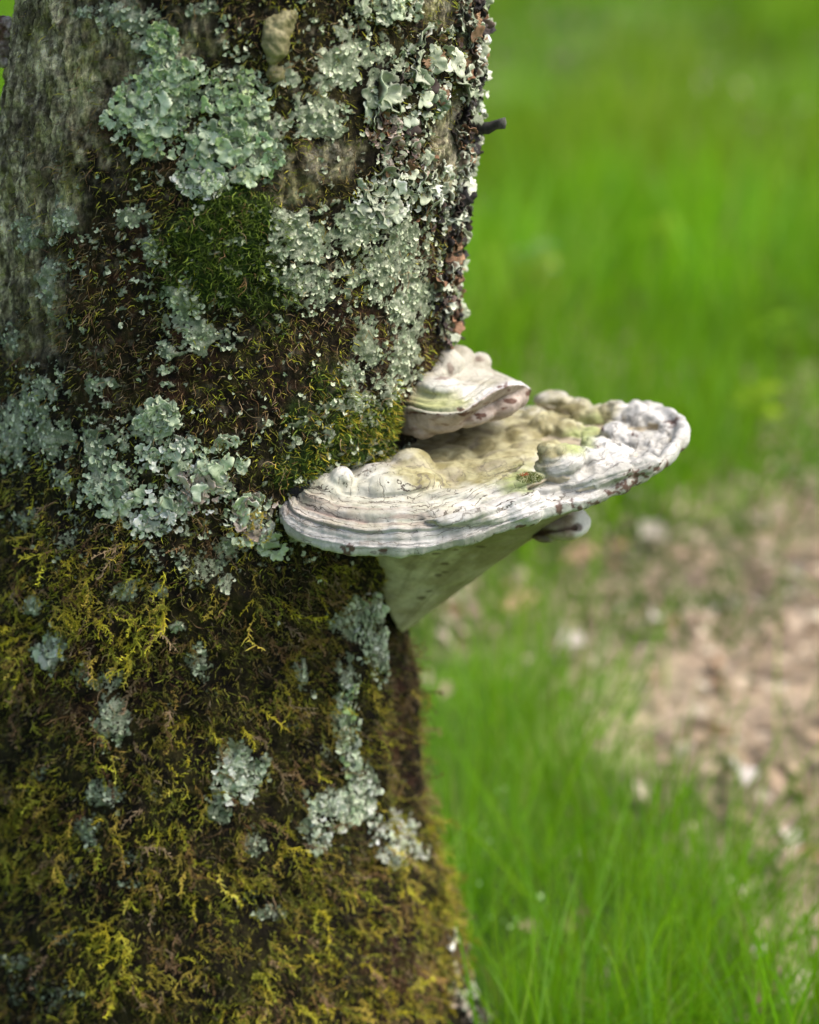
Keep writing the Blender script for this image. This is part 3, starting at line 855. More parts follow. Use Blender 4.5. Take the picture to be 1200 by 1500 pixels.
c = mixc(c, (.36, .44, .16), np.clip(B(850, 645, 24, 20) + B(868, 618, 16, 10) * .7 + B(750, 712, 30, 8) * .4 + B(770, 700, 22, 18) * .8 + B(640, 760, 80, 8) * .25 + B(520, 770, 100, 7) * .3, 0, 1) * .7)
# band colours, pinkish brown towards the left rim, thin greenish and grey bands
bn = vnoise(np.stack([band * 16, az * 1.5, 0 * az], -1), 340)
c = mixc(c, (.44, .44, .30), sstep(.1, .8, bn) * leftm * .6 * sstep(.45, .6, vv))
c = mixc(c, (.36, .285, .235), sstep(-.1, .7, vnoise(np.stack([band * 26, az * 3, 0 * az], -1), 344) + .5 * n4) * (1 - sstep(560, 760, px)) * sstep(.84, .93, vv) * .85)
c = mixc(c, (.36, .275, .23), np.clip((B(450, 765, 60, 32) + B(520, 787, 150, 18)) * (.35 + .65 * sstep(-.3, .4, vnoise(np.stack([band * 9, az * 2, 0 * az], -1), 347) + .4 * n4)), 0, 1) * .85)
c = mixc(c, (.34, .30, .24), np.exp(-((band * 9 % 1 - .5) / .09) ** 2) * .45 * leftm * tm)
c = mixc(c, (.38, .33, .28), B(630, 770, 28, 14) * .55)
c = mixc(c, (.45, .42, .36), sstep(.25, .9, n4) * .35 * (1 - om))
c = mixc(c, white, sstep(.965, .985, vv) * .8 * (n4 > -.4))
brown = np.zeros(len(c))
nb = fbm(sV * 330, 350, 2)
for cx, cy, rx, ry in ((985,618,9,6),(930,703,9,11),(915,713,12,7),(820,745,8,7),(838,737,7,6),(898,722,10,4),(962,686,9,4),(975,680,5,6),(512,800,8,7),(560,806,5,3),(882,628,4,3),(932,637,5,3),(876,655,3,3),(852,742,6,3),(770,770,14,2),(870,735,12,2.5),(1003,660,5,3),(945,697,6,3)):
    brown = np.maximum(brown, blob(px, py, cx, cy, rx * .85, ry * .8, nb, 1.3, .3))
c = mixc(c, (.11, .045, .03), np.clip(brown, 0, 1) * .9)
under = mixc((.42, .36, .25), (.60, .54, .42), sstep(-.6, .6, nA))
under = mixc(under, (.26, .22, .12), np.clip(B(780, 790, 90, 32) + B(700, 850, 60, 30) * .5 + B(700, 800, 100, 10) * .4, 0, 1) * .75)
fl = np.zeros(len(c))
for cx, cy, rx, ry in ((653,826,7,1.8),(642,843,5,2.5),(651,838,5,1.5),(617,876,7,3),(629,866,6,1.5),(703,801,7,1.6),(640,811,6,1.5),(668,806,5,1.3)):
    fl = np.maximum(fl, blob(px, py, cx, cy, rx, ry, nb, .4, .3))
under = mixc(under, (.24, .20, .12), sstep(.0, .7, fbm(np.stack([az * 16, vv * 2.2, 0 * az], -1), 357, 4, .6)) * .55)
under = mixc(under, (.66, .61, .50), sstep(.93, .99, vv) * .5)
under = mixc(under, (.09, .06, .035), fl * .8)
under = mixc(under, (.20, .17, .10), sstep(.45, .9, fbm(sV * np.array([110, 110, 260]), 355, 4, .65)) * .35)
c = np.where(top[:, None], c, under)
crack = tm * np.clip(.95 - .55 * om + .25 * front, 0, 1) * (1 - .55 * blob(px, py, 825, 680, 45, 34, nA)) * (1 - .45 * sstep(.97, 1., vv)) * (1 - .35 * rightm)
bf = empty('bracket_fungus', tuple(at_y(600, 720, .03)), 'large whitish bracket fungus jutting right from the trunk, cracked and lumpy on top', 'fungus')
suv = np.stack([az * 1.25, band, 0 * az], -1)
_bt = BVHTree.FromPolygons([tuple(v) for v in sV2], [tuple(f) for f in sF.tolist()])
tuft_p = np.array(_bt.ray_cast(Vector(CAM), Vector(ray(np.array([776.]), np.array([700.]))[0]).normalized(), 5)[0])
fv = vv[sF].mean(1); ft = top[sF].mean(1)
sel = np.where(ft < .5, 2, np.where(fv > .93, 1, 0))
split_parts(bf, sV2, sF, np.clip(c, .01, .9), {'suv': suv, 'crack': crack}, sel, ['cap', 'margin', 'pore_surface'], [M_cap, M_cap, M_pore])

# rounded nub below
nub_parts = [ellipsoid(at_y(822, 763, .03), (.021, .03, .0105), .3, -.12), ellipsoid(at_y(838, 764, .02), (.012, .014, .0095), 0, 0), ellipsoid(at_y(803, 770, .04), (.016, .03, .008), 0, -.2)]
nV, nN, nF = remesh(nub_parts, .0009, 5)
px, py = to_px(nV)
nA = fbm(nV * 90, 361, 4)
groove = np.exp(-((py - (776 - .15 * (px - 820)) + 3 * nA) / 3.0) ** 2) * (px < 846)
nV2 = nV + nN * (nA * .0006 - groove * .002)[:, None]
c = mixc((.50, .43, .36), (.33, .25, .19), sstep(-.4, .6, nA))
c = mixc(c, (.78, .75, .72), sstep(836, 850, px))
c = mixc(c, (.09, .05, .035), np.clip(groove * .9 + sstep(764, 776, py) * (1 - sstep(800, 815, px)) * .7 + blob(px, py, 845, 773, 8, 6, nA) * .8, 0, 1))
nub = make_mesh('nub', nV2 - np.array(bf.location), nF, c, {'suv': nV * 3, 'crack': 0 * nA}, mat=M_pore)
o = add('nub', nub, bf); o['label'] = 'rounded pale nub with brown underside below the right rim'

# --- small bracket above
rim_px = [(588,590,.045),(592,598,.03),(605,601,.018),(630,606,.008),(656,607,.003),(678,603,.001),(697,592,.004),(722,575,.012),(748,564,.025),(770,564,.045),(779,574,.07),(768,582,.10),(735,588,.125),(700,592,.145),(655,598,.16)]
rim3 = [tuple(at_y(a, b, c)) for a, b, c in rim_px]
inner3 = [on_trunk_r(57, .622, .01), on_trunk_r(62, .630, .012), on_trunk_r(75, .632, .015), on_trunk_r(95, .632, .015), on_trunk_r(110, .630, .015), on_trunk_r(118, .625, .015)]
lower3 = [on_trunk_r(57, .606, .008), on_trunk_r(62, .598, .008), on_trunk_r(75, .592, .006), on_trunk_r(95, .595, .01), on_trunk_r(110, .605, .015), on_trunk_r(118, .615, .015)]
bV, bF, bT, rimc = shelf_base(rim3, inner3, lower3, 110, 5, .011)
bvh = BVHTree.FromPolygons([tuple(v) for v in bV], [tuple(f) for f in bF])
parts = [(bV, [bF, bT])]
for (px_, py_, y_, rx, ry, rz, a_) in ((650,536,.080,15,18,15,0),(672,530,.095,13,18,12.5,0),(635,548,.07,12,16,11,0),(704,531,.10,8.5,12,7,.2),(700,548,.09,17,18,9,.5),(718,556,.085,13,16,7,.6),(668,554,.08,24,18,8,0),
                                     (626,562,.045,12,14,8.5,0),(648,566,.038,17,14,7.5,.15),(680,574,.04,18,14,6.5,.1),(712,572,.045,20,14,5,-.15),(745,568,.055,15,16,5,.05),(598,580,.04,8,11,10,0),(601,602,.035,8,10,12,0),(620,622,.03,12,12,11,0),(650,616,.022,18,12,9,-.1),(690,608,.03,20,14,8,-.2),(728,594,.045,20,18,10,-.3),(755,580,.055,11,16,9,-.2)):
    parts.append(ellipsoid(at_y(px_, py_, y_), (rx * .001, ry * .001, rz * .001), 0, a_))
sV, sN, sF = remesh(parts, .00085, 3)
O = np.array([-.03, .10])
az, vv, zr, _ = shelf_coords(sV, O, rimc)
px, py = to_px(sV)
nA = fbm(sV * 70, 401, 4, .6); n4 = fbm(sV * 160, 402, 4, .6)
rimy = np.interp(px, [588, 592, 605, 630, 656, 678, 697, 722, 748, 765, 779], [590, 597, 601, 605, 606, 603, 590, 573, 563, 563, 570])
top = (py < rimy + 1) | (sV[:, 1] > .09) & (sN[:, 2] > 0)
tm = top.astype(float)
# growth steps parallel to the rim
s = (rimy - py) + 2.5 * nA
ledge = tm * (sV[:, 1] < .07) * sstep(735, 690, px)
d = -ledge * (np.exp(-((s - 5) / 2.2) ** 2) * .0022 + np.exp(-((s - 14) / 2) ** 2) * .0012 + np.exp(-((s - 23) / 2.) ** 2) * .0015) + nA * .0007 + n4 * .0003
sV2 = sV + sN * d[:, None]
c = mixc((.37, .345, .27), (.56, .54, .46), sstep(-.5, .6, nA))
c = mixc(c, (.35, .33, .24), sstep(.1, .8, nA) * .5)
c = mixc(c, (.40, .42, .20), np.clip(blob(px, py, 635, 585, 45, 20, nA, .3, .6) * .8 + ledge * np.exp(-((s - 11) / 7) ** 2) * .4, 0, 1))
c = mixc(c, (.66, .65, .60), np.clip(blob(px, py, 650, 565, 34, 12, nA) + blob(px, py, 700, 575, 30, 10, nA) * .8, 0, 1) * .8)
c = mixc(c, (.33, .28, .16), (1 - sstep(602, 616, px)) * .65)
c = mixc(c, (.70, .68, .67), tm * np.exp(-((s - 1) / 5) ** 2) * sstep(672, 700, px))
c = mixc(c, (.66, .62, .52), tm * np.exp(-((s - 1.5) / 2.2) ** 2) * (1 - sstep(672, 700, px)) * .8)
pore = mixc((.27, .215, .17), (.43, .36, .31), sstep(-.6, .6, nA))
pore = mixc(pore, (.20, .12, .08), sstep(.35, .8, fbm(sV * np.array([120, 120, 300]), 411, 3)) * .7)
nb = fbm(sV * 330, 412, 2) * 2
for cx, cy, rx, ry in ((747,588,8,3),(738,597,7,2),(705,608,7,2.5),(700,613,4,2),(625,605,40,2),(680,606,10,3),(775,575,4,5)):
    pore = mixc(pore, (.10, .045, .028), blob(px, py, cx, cy, rx, ry, nb, .4, .25))
c = np.where(top[:, None], c, pore)
for cx, cy, rx, ry in ((732,566,3,3),(741,565,3,4),(676,599,7,3),(745,571,3,2),(702,526,7,4),(660,540,4,10),(650,554,9,2.5),(662,507,4,2)):
    c = mixc(c, (.13, .06, .04), blob(px, py, cx, cy, rx, ry, nb, .3, .25) * (.9 if cy > 556 else .6))
sf = empty('bracket_fungus', tuple(at_y(620, 580, .07)), 'small thick bracket fungus sitting just above the large shelf, brownish pores facing out', 'fungus')
crack = tm * .35
suv = np.stack([az * 2, vv, 0 * az], -1)
ft = top[sF].mean(1)
sel = np.where(ft < .5, 1, 0)
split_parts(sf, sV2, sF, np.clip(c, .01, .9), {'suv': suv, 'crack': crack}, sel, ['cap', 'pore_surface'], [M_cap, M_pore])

# --- knobbly little fungus high on the trunk
tp_, _, _ = trunk_px([408], [75])
base = tp_[0]
parts = []
for px_, py_, rx, rz in ((406,50,10.5,13),(404,68,9.5,10),(403,60,10.5,11),(417,33,6.5,9),(428,25,4.5,5),(410,40,8,9),(401,84,7,5),(403,107,7.5,7.0),(399,103,5,5)):
    p, nn, _ = trunk_px([px_], [py_], -.001)
    parts.append(ellipsoid(p[0], (rx * .00095, .007, rz * .001)))
kV, kN, kF = remesh(parts, .0009, 6)
px, py = to_px(kV); nA = fbm(kV * 120, 431, 4)
c = mixc((.17, .155, .07), (.28, .255, .13), sstep(-.6, .6, nA)); c = mixc(c, (.10, .08, .04), sstep(.3, .8, fbm(kV * 300, 433, 3)) * .5)
kf = empty('knob_fungus', tuple(base), 'small olive knobbly fungus of three lobes near the top of the trunk', 'fungus')
kk = kV + kN * (nA * .0016 + fbm(kV * 330, 434, 2) * .0006)[:, None] - base
fy = py[kF].mean(1)
for nm, mk in (('upper_lobe', fy < 74), ('middle_lobe', (fy >= 74) & (fy < 95)), ('lower_lobe', fy >= 95)):
    f = kF[mk]; u, inv = np.unique(f, return_inverse=True)
    add(nm, make_mesh(nm, kk[u], inv.reshape(-1, 4), c[u], {'suv': kV[u], 'crack': 0 * nA[u]}, mat=M_pore), kf)

# --- lump on the left outline
p, nn, _ = trunk_px([8], [60])
parts = [ellipsoid(at_y(2, 45, Y0 - .02), (.010, .012, .012)), ellipsoid(at_y(-2, 70, Y0 - .02), (.012, .012, .013)), ellipsoid(at_y(6, 85, Y0 - .02), (.006, .010, .008))]
kV, kN, kF = remesh(parts, .001, 3)
nA = fbm(kV * 150, 441, 4)
c = mixc((.10, .06, .04), (.38, .34, .30), sstep(-.5, .5, nA))
o = add('bark_growth', make_mesh('bark_growth', kV + kN * (nA * .0025)[:, None] - p[0], kF, c, mat=M_wood), loc=tuple(p[0]))
tag(o, 'small brown and grey lump on the left outline of the trunk', 'growth')

# --- broken twig stub on the right outline
a0 = at_y(680, 190, Y0 - .02); a1 = at_y(716, 188, Y0 - .035); a2 = at_y(740, 181, Y0 - .045)
ring = []; C = []
pts = [a0, (a0 + a1) / 2, a1, (a1 + a2) / 2 + np.array([0, 0, .0015]), a2, a2 + np.array([.001, 0, .0005])]
rad = [.0065, .0048, .0038, .0034, .0044, .0008]
for k, (p_, r_) in enumerate(zip(pts, rad)):
    for j in range(10):
        an = j / 10 * 6.283
        w = 1 + .25 * math.sin(j * 2.3 + k * 1.7)
        ring.append(p_ + np.array([0, math.cos(an) * r_ * w, math.sin(an) * r_ * w])); C.append((.045, .045, .042) if k < 4 else (.12, .12, .1))
F = [(k * 10 + j, (k + 1) * 10 + j, (k + 1) * 10 + (j + 1) % 10, k * 10 + (j + 1) % 10) for k in range(5) for j in range(10)]
add('branch_stub', make_mesh('branch_stub', np.array(ring) - np.array(tree.location), np.array(F), np.array(C), mat=M_wood), tree)
# near-black lump imitating the shade in a hole, left end of big bracket
hv, hf = ellipsoid(trunk_px([436], [716], -.002)[0][0], (.008, .006, .011), 0, .5)
nA = fbm(hv * 200, 451, 3)
add('hole_shade', make_mesh('hole_shade', hv + norm(hv - hv.mean(0)) * (nA * .002)[:, None] - np.array(tree.location), hf, np.tile((.018, .018, .022), (len(hv), 1)), mat=M_wood), tree)

# ------------------------------------------------------------------ leafy lichens
def lobe_proto(seed, thick=True, na=28, nr=3):
    r = random.Random(seed)
    nl = r.choice((3, 4, 5)); ph = r.uniform(0, 6.28); cup = r.uniform(-.25, .2); ruf = r.uniform(.08, .24); kf = r.choice((5, 7, 9, 11))
    V = []; sh = []
    sp = r.uniform(1.7, 2.4)
    for i in range(nr + 1):
        t = i / nr
        for j in range(na + 1):
            a = (j / na * 2 - 1) * sp
            R = .52 + .36 * abs(math.cos(nl * a * .62 + ph)) ** .45 + .10 * abs(math.cos(4.3 * a + ph * 2)) ** .6 + .05 * r.uniform(-1, 1) * (abs(a) < sp * .97) - .16 * (abs(a) / sp) ** 2
            rr = t * R
            z = cup * rr * rr + ruf * t ** 3 * math.sin(kf * a + ph) + .10 * t ** 6
            V.append((rr * math.cos(a), rr * math.sin(a), z))
            e = t ** 5
            sh.append((1 + .35 * e, 1 + .28 * e, 1 + .28 * e))
    F = []
    w = na + 1
    for i in range(nr):
        for j in range(na):
            a = i * w + j; F.append((a, a + w, a + w + 1, a + 1))
    V = np.array(V); sh = np.array(sh)
    if thick:
        n = len(V)
        V2 = V.copy(); V2[:, 2] -= .05
        F2 = [tuple(x + n for x in reversed(f)) for f in F]
        edge = [nr * w + j for j in range(w)]
        left = [i * w for i in range(nr + 1)]; right = [i * w + na for i in range(nr + 1)]
        E = [(a, b) for a, b in zip(edge[:-1], edge[1:])] + [(a, b) for a, b in zip(left[:-1], left[1:])] + [(b, a) for a, b in zip(right[:-1], right[1:])]
        FE = [(a, a + n, b + n, b) for a, b in E]
        V = np.concatenate([V, V2]); F = F + F2 + FE
        dk = np.tile((.16, .11, .09), (n, 1)); dk[-w:] = .8
        sh = np.concatenate([sh, dk])
    return V, np.array(F), sh

LOBES = [lobe_proto(i) for i in range(10)]
SMALL = [lobe_proto(40 + i, False, 8, 2) for i in range(8)]
PALS = {'mint': [(.42, .51, .34), (.52, .60, .42), (.34, .43, .28)], 'grey': [(.31, .36, .25), (.37, .42, .30), (.43, .47, .36)], 'bright': [(.58, .62, .50), (.66, .69, .60), (.50, .57, .44)],
        'green': [(.36, .50, .21), (.47, .58, .30), (.34, .48, .26)], 'brown': [(.20, .11, .06), (.10, .07, .06), (.26, .16, .09)], 'black': [(.022, .018, .02), (.05, .035, .03), (.018, .015, .015)], 'pink': [(.46, .38, .32), (.40, .33, .27), (.5, .44, .38)]}
_mc = {}
def lobe_mesh(i, pal, k):
    i = (i + 3 * k) % 10
    v_ = random.choice((.62, .82, 1.0, 1.12))
    key = (i, pal, k, v_)
    if key not in _mc:
        v, f, sh = LOBES[i]
        _mc[key] = make_mesh('lobe', v, f, np.clip(sh * np.array(PALS[pal][k]) * v_, 0, .85), mat=M_lobe)
    return _mc[key]

def frame_matrix(p, x, z, s, origin):
    x = Vector(x).normalized(); z = Vector(z); y = z.cross(x).normalized(); z = x.cross(y)
    m = Matrix((x, y, z)).transposed().to_4x4()
    return Matrix.Translation(Vector(p) - Vector(origin)) @ m @ Matrix.Scale(s, 4)

def tangent_frame(n):
    e = np.cross([0, 0, 1.], n); e = e / np.linalg.norm(e)       # to the right seen from outside
    return e, np.cross(n, e)

LG = 'leafy lichens on the trunk'
def leafy(cx, cy, rx, ry, nl, s0, s1, pals, tilt, label, lift=.002, stuffing=130, edge=False):
    c0, cn, _ = trunk_px([cx], [cy])
    root = empty('leafy_lichen', tuple(c0[0]), label, 'lichen', LG)
    k = 0
    pts = []
    for _ in range(nl * 40):
        if len(pts) >= nl * 1.5: break
        a = random.uniform(0, 6.283); r = 1.2 * math.sqrt(random.uniform(0, 1))
        x, y = cx + rx * r * math.cos(a), cy + ry * r * math.sin(a)
        s = random.uniform(s0, s1)
        if tilt < .8 and nl > 8 and not (_ > nl * 20 and len(pts) < nl * .6) and fbm(np.array([[x / 17., y / 17., 3.]]), 77, 3, .6)[0] < .32 * r * r - .03: continue
        if any((x - u) ** 2 + (y - v) ** 2 < (.20 * (s + t)) ** 2 for u, v, t in pts): continue
        pts.append((x, y, s))
    pts.sort(key=lambda q: q[2])
    if not pts: return
    P, Nn, _ = trunk_px([q[0] for q in pts], [q[1] for q in pts], lift)
    for (x, y, s), p, n in zip(pts, P, Nn):
        e, u = tangent_frame(n)
        ox, oy = (x - cx) / rx, (cy - y) / ry
        d = e * (ox + random.gauss(0, .45)) + u * (oy - .35 + random.gauss(0, .45))
        d /= np.linalg.norm(d) + 1e-9
        tl = abs(random.gauss(tilt, tilt * .5))
        X = d * math.cos(tl) + n * math.sin(tl)
        Zv = n * math.cos(tl) - d * math.sin(tl) + e * random.gauss(0, .3) + u * random.gauss(0, .2)
        pal = random.choice(pals)
        pp = p - X * s * .0005 * .2 + n * (random.uniform(0, .0065) if tilt >= .9 else random.uniform(-.0015, .002))
        add('lobe', lobe_mesh(random.randrange(10), pal, random.randrange(3)), root, mw=frame_matrix(pp, X, Zv, s * (.00040 if s1 >= 28 else .00050 if tilt >= .9 else .00036) * random.uniform(.6, 1.35), c0[0]))
    if stuffing:
        n = stuffing
        a = RNG.uniform(0, 6.283, n); r = np.sqrt(RNG.uniform(0, 1, n)) * 1.3
        P, Nn, _ = trunk_px(cx + rx * r * np.cos(a), cy + ry * r * np.sin(a), .001)
        e = norm(np.cross(np.array([0, 0, 1.]), Nn)); u = np.cross(Nn, e)
        b = RNG.uniform(0, 6.283, n)
        X = e * np.cos(b)[:, None] + u * (np.sin(b) - .3)[:, None] + Nn * RNG.uniform(.1, 1.0 + tilt, n)[:, None]
        cc = np.array([PALS[random.choice(pals)][random.randrange(3)] for _ in range(n)]) * RNG.uniform(.75, 1.1, n)[:, None]
        V, F, C = scatter(SMALL, P, X, Nn + RNG.normal(0, .4, (n, 3)), RNG.uniform(.0012, .004, n), cc)
        o = add('lichen_crumbs', make_mesh('lichen_crumbs', V - c0[0], F, np.clip(C, 0, .8), mat=M_lichen), root)
        o['kind'] = 'stuff'

leafy(232,160,62,48,46,12,26,['green','mint','mint'],.35,'large rounded mint green lichen high on the left of the trunk')
leafy(262,108,40,22,20,9,18,['mint','green'],.3,'pale lichen rosette just above the large mint one')
leafy(335,222,66,42,46,11,24,['mint','green','mint'],.35,'mint lichen above the dark green moss cushion')
leafy(350,150,36,40,18,10,18,['mint','green'],.25,'bluish dull lichen below the knobbly fungus')
leafy(300,262,34,18,14,8,15,['mint','bright'],.3,'thin lichen strip touching the top of the moss cushion')
leafy(240,60,20,20,8,9,15,['green','mint'],.3,'small green lichen tuft near the top left')
leafy(570,12,44,16,18,10,20,['mint','grey'],.4,'lichen cut by the top edge between fungus and bark strip')
leafy(635,88,36,46,30,18,36,['grey','grey','grey','bright','brown'],.5,'broad grey green lichen sheet near the top right of the trunk')
leafy(590,145,46,34,30,16,34,['grey','mint','grey','bright','black'],.6,'ruffled lichen lobes right of the pale crust, with dark gaps')
leafy(560,185,24,22,10,10,20,['grey','pink','brown'],.5,'small curled lichen with pink edges below the ruffled lobes')
leafy(590,235,32,30,18,10,22,['pink','brown','grey'],.7,'browned curled lichen in front of the pale bark strip')
leafy(560,290,36,32,24,14,28,['grey','bright','grey'],.45,'pale spreading lichen above the mint crust on the right')
leafy(640,268,42,22,24,14,30,['bright','grey'],.6,'whitish smooth lichen tongue pointing to the right outline')
leafy(650,310,34,24,18,10,22,['grey','brown','black','bright'],.7,'mixed pale and dark lichen under the whitish tongue')
leafy(688,20,20,28,24,10,22,['brown','black','grey'],.9,'dark brown lichen crest at the top of the right outline')
leafy(690,75,16,34,30,10,20,['grey','bright','brown'],.95,'pale frilly lichen on the outline just above the twig')
leafy(686,135,16,34,28,9,18,['grey','bright','black'],.95,'frilly lichen on the outline level with the ruffled lobes')
leafy(680,195,18,28,22,9,18,['black','brown','grey'],.9,'blackish lichen around the broken twig stub')
leafy(680,250,18,32,24,9,20,['bright','grey','grey'],.95,'pale lichen on the outline under the twig stub')
leafy(670,310,18,32,26,9,18,['grey','black','bright'],.95,'grey and black lichen crest halfway down the right outline')
leafy(664,365,18,32,26,9,16,['grey','brown','black'],.95,'dark mixed lichen crest below the halfway crest')
leafy(654,420,20,32,28,8,16,['brown','black','grey','bright'],.95,'brown edged lichen crest above the small bracket')
leafy(652,470,20,30,26,8,16,['black','brown','grey'],.95,'lowest dark lichen crest, touching the small bracket')
leafy(676,492,10,10,8,6,12,['grey','bright'],.8,'tiny grey lichen tuft behind the top of the small bracket',stuffing=20)
leafy(330,665,26,26,12,18,30,['mint'],.25,'single large mint lobe left of the bracket',stuffing=20)
leafy(235,608,26,20,12,12,22,['mint'],.3,'small spreading lichen rosette left of the single large lobe')
leafy(260,665,46,22,22,9,18,['mint','bright'],.35,'loose pale lichen below the spreading rosette')
leafy(232,745,44,28,24,12,26,['mint','bright'],.4,'whitish mint lichen with rounded lobes, left of centre')
leafy(290,712,40,28,26,10,24,['mint','bright','pink'],.4,'dense mint lichen in the middle of the trunk')
leafy(365,755,30,30,20,11,24,['mint','pink','bright'],.4,'pink edged lichen left of the big bracket tip')
leafy(395,795,16,14,7,12,20,['mint'],.3,'small blue green lichen under the left tip of the bracket',stuffing=15)
leafy(165,710,30,40,18,9,16,['mint'],.25,'flat bluish lichen patch left of the dense one')
leafy(80,948,18,18,9,10,20,['mint','bright'],.35,'white lichen spot among the yellow moss',stuffing=25)
leafy(540,930,22,56,26,8,16,['mint','mint','bright'],.35,'upright strip of grey mint lichen below the bracket')
leafy(498,1060,12,60,20,8,15,['mint','bright','green'],.4,'narrow lichen strip in the dark moss of the lower trunk')
leafy(520,1160,18,28,16,10,18,['bright','mint'],.4,'pale lichen knob above the two white lichens')
leafy(478,1182,30,26,20,11,22,['bright','mint'],.4,'left of the two whitish lichens low on the trunk')
leafy(452,1226,14,22,9,14,24,['mint','bright'],.35,'mint lobes hanging under the left whitish lichen',stuffing=15)
leafy(568,1215,32,26,26,9,17,['bright'],.45,'bright white lichen low on the right of the trunk')
leafy(582,1246,30,18,20,8,15,['bright'],.45,'lower tongue of frilly white lichen low on the right')
leafy(345,1135,28,32,16,9,17,['mint','bright'],.35,'faint lichen in the middle of the lower trunk')
leafy(652,1375,7,10,3,10,16,['bright'],.6,'white dot lichen on the yellow moss outline',stuffing=0)
leafy(668,1400,10,14,8,8,15,['pink','grey'],.8,'pinkish lichen on the outline at the bottom right',stuffing=20)
leafy(672,1445,16,26,18,10,20,['mint','pink','black'],.8,'green and pink lichen near the bottom of the right outline')
leafy(690,1480,14,20,14,10,20,['pink','bright','black'],.8,'dark and white lichen at the very bottom of the right outline')

# ------------------------------------------------------------------ crust lichens (flakes)
def sample_trunk(n, zmin=.12, zmax=.95, thr=1.8):
    th = RNG.uniform(-thr, thr, n); z = RNG.uniform(zmin, zmax, n)
    return th, z

th, z = sample_trunk(90000)
P, Nn, Z = trunk_at(th, z, .0004)
keep = (RNG.uniform(0, 1, len(th)) < sstep(.35, .7, Z['crust']) * .55 * (.35 + .65 * sstep(-.5, .2, fbm(P * 200, 88, 3, .65))))
P, Nn = P[keep], Nn[keep]; Zk = {k: v[keep] for k, v in Z.items()}
n = len(P)
e = norm(np.cross(np.array([0, 0, 1.]), Nn)); u = np.cross(Nn, e)
b = RNG.uniform(0, 6.283, n)
X = e * np.cos(b)[:, None] + u * (np.sin(b) - .35)[:, None] + Nn * RNG.uniform(0, .6, n)[:, None]
cc = mixc((.31, .39, .25), (.70, .74, .55), np.clip(RNG.uniform(0, 1, n) * .7 + .3 * Zk['n3'], 0, 1)) * np.clip(.62 + .4 * Zk['crust'], .5, 1.1)[:, None]
pk = RNG.integers(0, len(SMALL), n)
sz = RNG.uniform(.0008, .0028, n)
# every large patch is a thing of its own; the scattered rest is one object
owner = np.full(n, -1)
big = [(c_[0], c_[1], c_[2], c_[3]) for c_ in CRUST if c_[2] * c_[3] > 1000]
for i, (cx, cy, rx, ry) in enumerate(big):
    inn = ((Zk['px'] - cx) / (rx * 1.3)) ** 2 + ((Zk['py'] - cy) / (ry * 1.3)) ** 2 < 1
    owner[inn & (owner < 0)] = i
NAMED = {(505,88): 'largest pale mint crust right of the knobbly fungus', (470,170): 'pale mint crust with a pinkish patch below it', (440,345): 'mint crust right of the dark green moss cushion', (520,325): 'mint crust under the pale spreading lichen',
         (585,350): 'speckled crust at the left of the brown edged crest', (560,400): 'broad faded crust halfway down the right of the trunk', (600,440): 'crust streaked with red brown moss', (590,520): 'crust beside the small bracket',
         (45,592): 'upper left edge crust halfway down the trunk', (22,640): 'crust cut by the left edge of the picture', (72,640): 'crust in the dark moss by the left edge', (60,1450): 'dim crust patch in the bottom left corner',
         (190,25): 'crust cut by the top edge on the left', (145,680): 'tall dull crust left of centre', (450,415): 'dull crust between moss cushion and red moss', (478,232): 'thin crust over pinkish bark', (345,1130): 'thin crust under the faint lichen in the lower trunk'}
rest = np.zeros(n, bool)
for i, (cx, cy, rx, ry) in enumerate(big):
    s = np.where(owner == i)[0]
    if (cx, cy) not in NAMED or len(s) < 40: rest[s] = True; continue
    c0 = P[s].mean(0)
    V, F, C = scatter(SMALL, P[s], X[s], Nn[s] + RNG.normal(0, .3, (len(s), 3)), sz[s], cc[s], pk[s])
    o = add('crust_lichen', make_mesh('crust_lichen', V - c0, F, np.clip(C, 0, .8), mat=M_lichen), loc=tuple(c0))
    tag(o, NAMED[(cx, cy)], 'lichen', 'crusty lichens on the trunk')
rest |= owner < 0
s = np.where(rest)[0]
V, F, C = scatter(SMALL, P[s], X[s], Nn[s] + RNG.normal(0, .3, (len(s), 3)), sz[s], cc[s], pk[s])
o = add('lichen_flakes', make_mesh('lichen_flakes', V, F, np.clip(C, 0, .8), mat=M_lichen))
tag(o, 'countless pale lichen flakes scattered over the mossy bark', 'lichen', kind='stuff')

